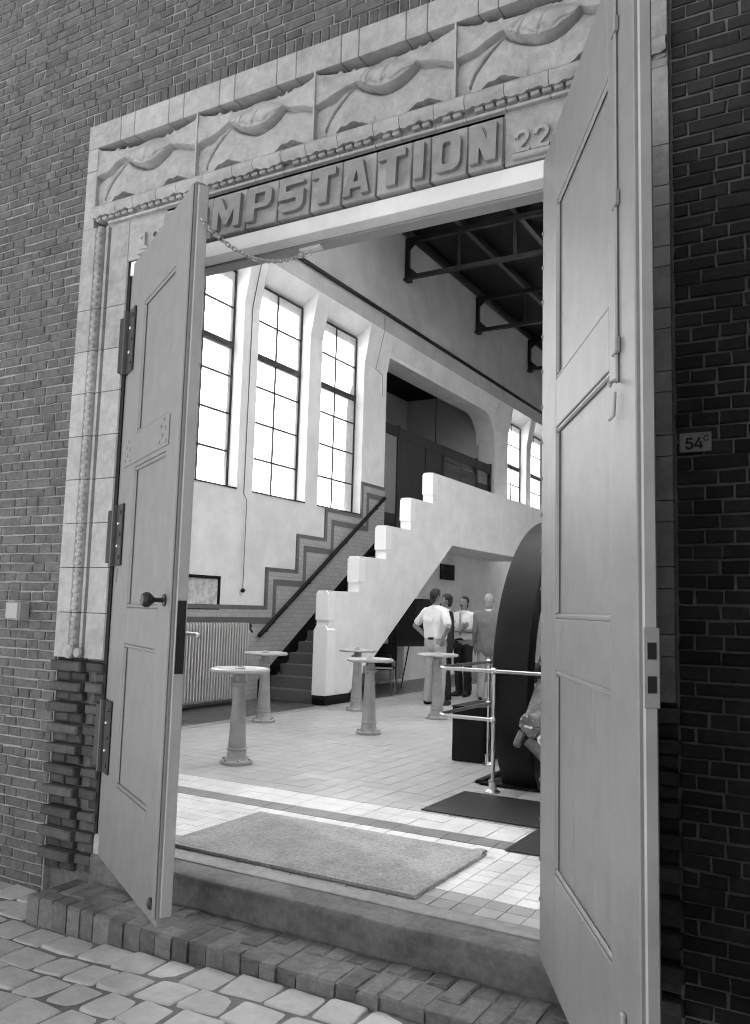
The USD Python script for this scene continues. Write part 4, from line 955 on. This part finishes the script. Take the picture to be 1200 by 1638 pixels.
# ================================================================== FURNITURE UNDER THE STAIRS
ch = thing('chair', 'black seated chair with thin steel legs under the stair slope', 'chair', (-4.75, 9.28, 0), 20)
obj('seat', cbx(-.22, .22, -.21, .21, .43, .475, .015), M_BLACK, ch)
obj('seat_edge', cbx(-.225, .225, -.216, -.2105, .45, .474, .002), M_RAD, ch)
for sx in (-1, 1):
    for sy_ in (-1, 1): obj('leg', cyl((sx*.18, sy_*.17, .43), (sx*.21, sy_*.20, 0), .011, 8), M_CHROME, ch, smooth=40)
obj('backrest', cbx(-.21, .21, .20, .225, .56, .86, .012), M_BLACK, ch)
for sx in (-1, 1): obj('back_post', cyl((sx*.18, .20, .43), (sx*.18, .225, .80), .011, 8), M_CHROME, ch)
bg = thing('black_bag', 'black handbag standing on the chair under the stairs', 'bag', (-4.75, 9.25, .477), 20)
obj('bag_body', prism(Polygon([(-.19, 0), (.19, 0), (.16, .20), (-.16, .20)]).buffer(.008), 'y', -.07, .07), M_BLACK, bg, smooth=30)
obj('handle', tube([(-.07+.07*(1-math.cos(t)), 0, .20+.07*math.sin(t)) for t in np.linspace(0, math.pi, 8)], .009, 8), M_BLACK, bg, smooth=40)
es = thing('easel', 'black board on a thin-legged easel under the stair slope behind the standing man', 'easel', (-4.62, 10.35, 0), 62)
tl = trimesh.transformations.rotation_matrix(-.16, [1, 0, 0], [0, 0, .8])
obj('board', cbx(-.62, .62, -.012, .012, .80, 1.68, .004).apply_transform(tl), M_BLACK, es)
for a, b in (((-.42, .0, 1.6), (-.55, -.12, 0)), ((.42, .0, 1.6), (.55, -.12, 0)), ((0, .03, 1.6), (0, .5, 0))): obj('leg', cyl(a, b, .012, 8), M_STEEL, es)

# ================================================================== PEOPLE
def hull_of(balls):
    return m3.Manifold.batch_hull([b for b in balls])
def sph(c, r, n=20, sc=None):
    s = m3.Manifold.sphere(1.0, n)
    s = s.scale([r, r, r] if sc is None else [r*k for k in sc]); return s.translate([float(k) for k in c])
def chain_m(pts, n=20):
    out = []
    for (a, ra), (b, rb) in zip(pts, pts[1:]): out.append(hull_of([sph(a, ra, n), sph(b, rb, n)]))
    return out
def soften(parts, step=.022, it=8, lam=.5):
    m = m3.Manifold.batch_boolean(parts, m3.OpType.Add).refine_to_length(step)
    q = m.to_mesh(); t = trimesh.Trimesh(q.vert_properties[:, :3], q.tri_verts, process=True)
    trimesh.smoothing.filter_taubin(t, lamb=lam, nu=lam+.03, iterations=it); return t
def hand(wrist, direction, palm_n, curl=.5, mirror=1):
    """Palm and five unequal bent fingers."""
    w = np.array(wrist, float); d = np.array(direction, float); d /= np.linalg.norm(d); n = np.array(palm_n, float); n -= d*(n@d); n /= np.linalg.norm(n)
    s = np.cross(d, n)*mirror; out = []
    k = w+d*.085
    out.append(hull_of([sph(w+d*.01+s*.018, .018, 12), sph(w+d*.01-s*.018, .018, 12), sph(k+s*.032, .013, 12), sph(k-s*.032, .012, 12)]))
    for off, L in ((.031, .072), (.010, .082), (-.011, .076), (-.031, .058)):
        b = k+s*off; p1 = b+d*L*.5+n*curl*L*.22; p2 = p1+d*L*.42*(1-curl*.5)+n*curl*L*.42
        out += chain_m([(b, .0095), (p1, .0088), (p2, .0075)], 10)
    t0 = w+d*.028+s*.030; t1 = t0+d*.028+s*.028+n*.010; t2 = t1+d*.030+s*.004+n*.012
    out += chain_m([(t0, .0125), (t1, .0105), (t2, .0085)], 10)
    return out
def person(label, loc, rz, H=1.78, arms=None, hair=M_HAIR, top=M_SHIRT, top_kind='shirt', short=True, legs=M_TROUSER, turn=0., tie=None, moustache=False, belt=True, stance=.10, bald=False, hand_dir=None):
    """Faces local +y. arms: {-1/1: (elbow, wrist, hand direction, palm normal)}."""
    t = thing('person', label, 'person', loc, rz)
    k = H/1.78
    S = lambda p: np.array(p, float)*k
    hipz, sh, nk, hd = .94, 1.45, 1.50, 1.655
    body, shirt, trou, cuffs = [], [], [], []
    def head_pt(p):  # head-local to body: turn about z
        c, s = math.cos(turn), math.sin(turn); x, y, z = p; return S((c*x-s*y, c*y+s*x, z))
    torso = [hull_of([sph(S((sx*.11, 0, hipz)), .10*k) for sx in (-1, 1)]+[sph(S((sx*.09, -.005, 1.10)), .095*k) for sx in (-1, 1)]),
             hull_of([sph(S((sx*.09, -.005, 1.10)), .095*k) for sx in (-1, 1)]+[sph(S((sx*.11, 0, 1.30)), .105*k) for sx in (-1, 1)]),
             hull_of([sph(S((sx*.11, 0, 1.30)), .105*k) for sx in (-1, 1)]+[sph(S((sx*.17, -.01, 1.425)), .055*k) for sx in (-1, 1)]+[sph(S((0, -.012, 1.47)), .055*k)])]
    body += torso
    body += chain_m([(S((0, -.015, 1.44)), .062*k), (S((0, .0, 1.53)), .055*k), (S((0, .012, 1.60)), .056*k)])
    # head: skull, face, jaw, nose, ears
    body.append(sph(head_pt((0, .0, 1.685)), k, 28, (.076, .094, .092)))
    body.append(hull_of([sph(head_pt((0, .03, 1.655)), .066*k), sph(head_pt((0, .058, 1.585)), .032*k), sph(head_pt((.03, .03, 1.595)), .03*k), sph(head_pt((-.03, .03, 1.595)), .03*k)]))
    body.append(hull_of([sph(head_pt((0, .088, 1.672)), .010*k, 10), sph(head_pt((0, .108, 1.638)), .012*k, 10), sph(head_pt((.012, .095, 1.634)), .008*k, 10), sph(head_pt((-.012, .095, 1.634)), .008*k, 10)]))
    for sx in (-1, 1): body.append(sph(head_pt((sx*.078, -.004, 1.655)), k, 12, (.011, .020, .031)))
    for sx in (-1, 1):
        hip, kn, an = S((sx*.095, 0, .90)), S((sx*(stance*.55+.05), .015, .50)), S((sx*stance, -.02, .09))
        body += chain_m([(hip, .088*k), (kn, .056*k), (an, .042*k)])
        trou += chain_m([(hip, .100*k), (kn, .074*k), (S((sx*stance, -.015, .06)), .070*k)])
        toe = S((sx*(stance+.03), .16, .035)); heel = S((sx*stance, -.05, .04))
        so = soften([hull_of([sph(heel, .04*k, 14), sph(S((sx*stance, .0, .075)), .045*k, 14), sph(toe, .034*k, 14), sph(S((sx*(stance+.012), .09, .045)), .046*k, 14)])], .03, 4)
        so.vertices[:, 2] = np.maximum(so.vertices[:, 2], .002)
        obj('shoe', so, M_SHOE, t, smooth=True)
        el, wr, hdn, pn = arms[sx]
        shd = S((sx*.195, -.01, 1.425))
        body += chain_m([(shd, .052*k), (S(el), .040*k), (S(wr), .028*k)])
        body += hand(S(wr), hdn, pn, .5, sx)
        if short: shirt += chain_m([(shd, .068*k), (shd+(S(el)-shd)*.72, .062*k)])
        else: shirt += chain_m([(shd, .064*k), (S(el), .047*k), (S(el)+(S(wr)-S(el))*.92, .038*k)])
    def infl(zlow, grow):
        return [hull_of([sph(S((sx*.105, 0, zlow)), (.108+grow)*k) for sx in (-1, 1)]+[sph(S((sx*.10, -.005, 1.12)), (.107+grow)*k) for sx in (-1, 1)]),
                hull_of([sph(S((sx*.10, -.005, 1.12)), (.107+grow)*k) for sx in (-1, 1)]+[sph(S((sx*.12, 0, 1.30)), (.112+grow)*k) for sx in (-1, 1)]),
                hull_of([sph(S((sx*.12, 0, 1.30)), (.112+grow)*k) for sx in (-1, 1)]+[sph(S((sx*.185, -.01, 1.425)), .066*k) for sx in (-1, 1)]+[sph(S((0, -.012, 1.475)), .062*k)])]
    shirt += infl(1.06 if top_kind == 'shirt' else .86, .0)
    if top_kind != 'shirt':
        shirt.append(hull_of([sph(S((sx*.075, 0, .82)), .100*k) for sx in (-1, 1)]+[sph(S((sx*.085, 0, 1.05)), .105*k) for sx in (-1, 1)]))
    trou.append(hull_of([sph(S((sx*.092, 0, .90)), .106*k) for sx in (-1, 1)]+[sph(S((sx*.085, -.003, 1.02)), .098*k) for sx in (-1, 1)]))
    def wrinkle(m, a, f):
        n = (meshkit.fbm(m.vertices*f*np.array([1.3, 1.3, .6]), 3, 2)-.5)*a; m.vertices = m.vertices+m.vertex_normals*n[:, None]; return m
    obj('body', soften(body, .016, 6), M_SKIN, t, smooth=True)
    sm_ = wrinkle(soften(shirt, .018, 6), .034, 13.)
    if top_kind == 'shirt': sm_.vertices[:, 2] = np.maximum(sm_.vertices[:, 2], 1.005*k)
    obj(top_kind, sm_, top, t, smooth=True)
    tr = wrinkle(soften(trou, .022, 6), .036, 11.); tr.vertices[:, 2] = np.clip(tr.vertices[:, 2], .045*k, 1.035*k)
    obj('trousers', tr, legs, t, smooth=True)
    if belt: obj('belt', lathe([(1.0, .995*k), (1.03, .998*k), (1.03, 1.03*k), (1.0, 1.033*k)], 28).apply_transform(np.diag([.187*k, .106*k, 1, 1])), M_BLACK, t, smooth=40)
    # collar and hair
    obj('collar', lathe([(.064*k, 1.475*k), (.074*k, 1.485*k), (.070*k, 1.525*k), (.060*k, 1.528*k)], 20), M_SHIRT if top_kind != 'shirt' else top, t, smooth=40)
    hp = [sph(head_pt((0, -.012, 1.695)), k, 26, (.083, .100, .096))]
    if not bald: hp.append(hull_of([sph(head_pt((0, -.055, 1.66)), .055*k), sph(head_pt((0, -.05, 1.60)), .045*k)]))
    hm = m3.Manifold.batch_boolean(hp, m3.OpType.Add)
    c, s = math.cos(turn), math.sin(turn)
    cut = m3.Manifold.cube([.4*k, .4*k, .4*k]).translate([-.2*k, .030*k, 1.33*k])            # leaves the face free below the fringe
    cut = cut.rotate([0, 0, math.degrees(turn)])
    hm = hm-cut
    q = hm.refine_to_length(.014).to_mesh(); ht = trimesh.Trimesh(q.vert_properties[:, :3], q.tri_verts, process=True)
    trimesh.smoothing.filter_taubin(ht, iterations=5)
    ht.vertices += ht.vertex_normals*((meshkit.fbm(ht.vertices*45, 3, 8)-.5)*.016)[:, None]
    obj('hair', ht, hair, t, smooth=True)
    for sx in (-1, 1):
        obj('eye', ball(head_pt((sx*.030, .083, 1.672)), .010*k, 1, (1, .5, .6)), M_HAIR, t, smooth=True)
        obj('eyebrow', ball(head_pt((sx*.031, .089, 1.694)), .018*k, 1, (1, .35, .22)), hair, t, smooth=True)
    obj('mouth', ball(head_pt((0, .092, 1.606)), .020*k, 1, (1, .3, .16)), M_HAIR, t, smooth=True)
    if moustache: obj('moustache', ball(head_pt((0, .097, 1.618)), .034*k, 2, (1, .35, .30)), M_HAIR, t, smooth=True)
    if tie is not None:
        obj('tie', prism(Polygon([(-.018, 1.495), (.018, 1.495), (.030, 1.12), (0, 1.07), (-.030, 1.12)]), 'y', .118, .126).apply_transform(np.diag([k, k, k, 1])), tie, t)
    return t
# man with hands on hips, seen from behind
hips = {-1: ((-.40, -.05, 1.20), (-.215, .03, 1.02), (.75, .5, -.2), (.5, -.8, 0)), 1: ((.37, -.10, 1.19), (.20, -.06, 1.00), (-.5, .4, -.75), (-.8, -.5, 0))}
person('man seen from behind in a white short-sleeved shirt and pale trousers, hands on hips', (-3.34, 8.47, 0), -18, 1.80, hips, turn=-.35, stance=.13)
cross = {-1: ((-.255, .05, 1.16), (.02, .215, 1.17), (1, .1, .15), (0, -1, 0)), 1: ((.255, .05, 1.15), (-.10, .20, 1.20), (-.8, .1, .7), (.2, -1, .2))}
person('man with moustache facing the street, white shirt and tie, arms folded', (-3.56, 10.05, 0), 172, 1.72, cross, top=M_SHIRT, legs=M_TROUSERD, tie=M_TIE, moustache=True, stance=.09)
down = {-1: ((-.235, -.03, 1.14), (-.235, .06, .88), (0, .2, -1), (1, 0, 0)), 1: ((.235, -.03, 1.14), (.23, .07, .88), (0, .2, -1), (-1, 0, 0))}
m3p = person('white-haired man seen from behind in a grey blazer, holding papers', (-2.97, 9.75, 0), 18, 1.76, down, hair=M_HAIRG, top=M_BLAZER, top_kind='blazer', short=False, legs=M_TROUSERG, belt=False, stance=.12)
person('man in a dark suit mostly hidden behind the man with hands on hips', (-3.48, 9.15, 0), 100, 1.74, down, top=M_SUIT, top_kind='jacket', short=False, legs=M_TROUSERD, belt=False, turn=.3, tie=M_TIE)
person('man whose face shows beside the flywheel rim, dark clothes', (-3.02, 10.75, 0), 130, 1.72, down, top=M_SUIT, top_kind='jacket', short=False, legs=M_TROUSERD, belt=False)
pp = obj('papers', cbx(-.005, .005, -.10, .10, -.14, .14, .001).apply_transform(trimesh.transformations.rotation_matrix(.3, [1, 0, 0])).apply_translation([-3.17, 9.80, .80]), M_PAPER, None, label='white papers held at the side of the man in the grey blazer', cat='papers')
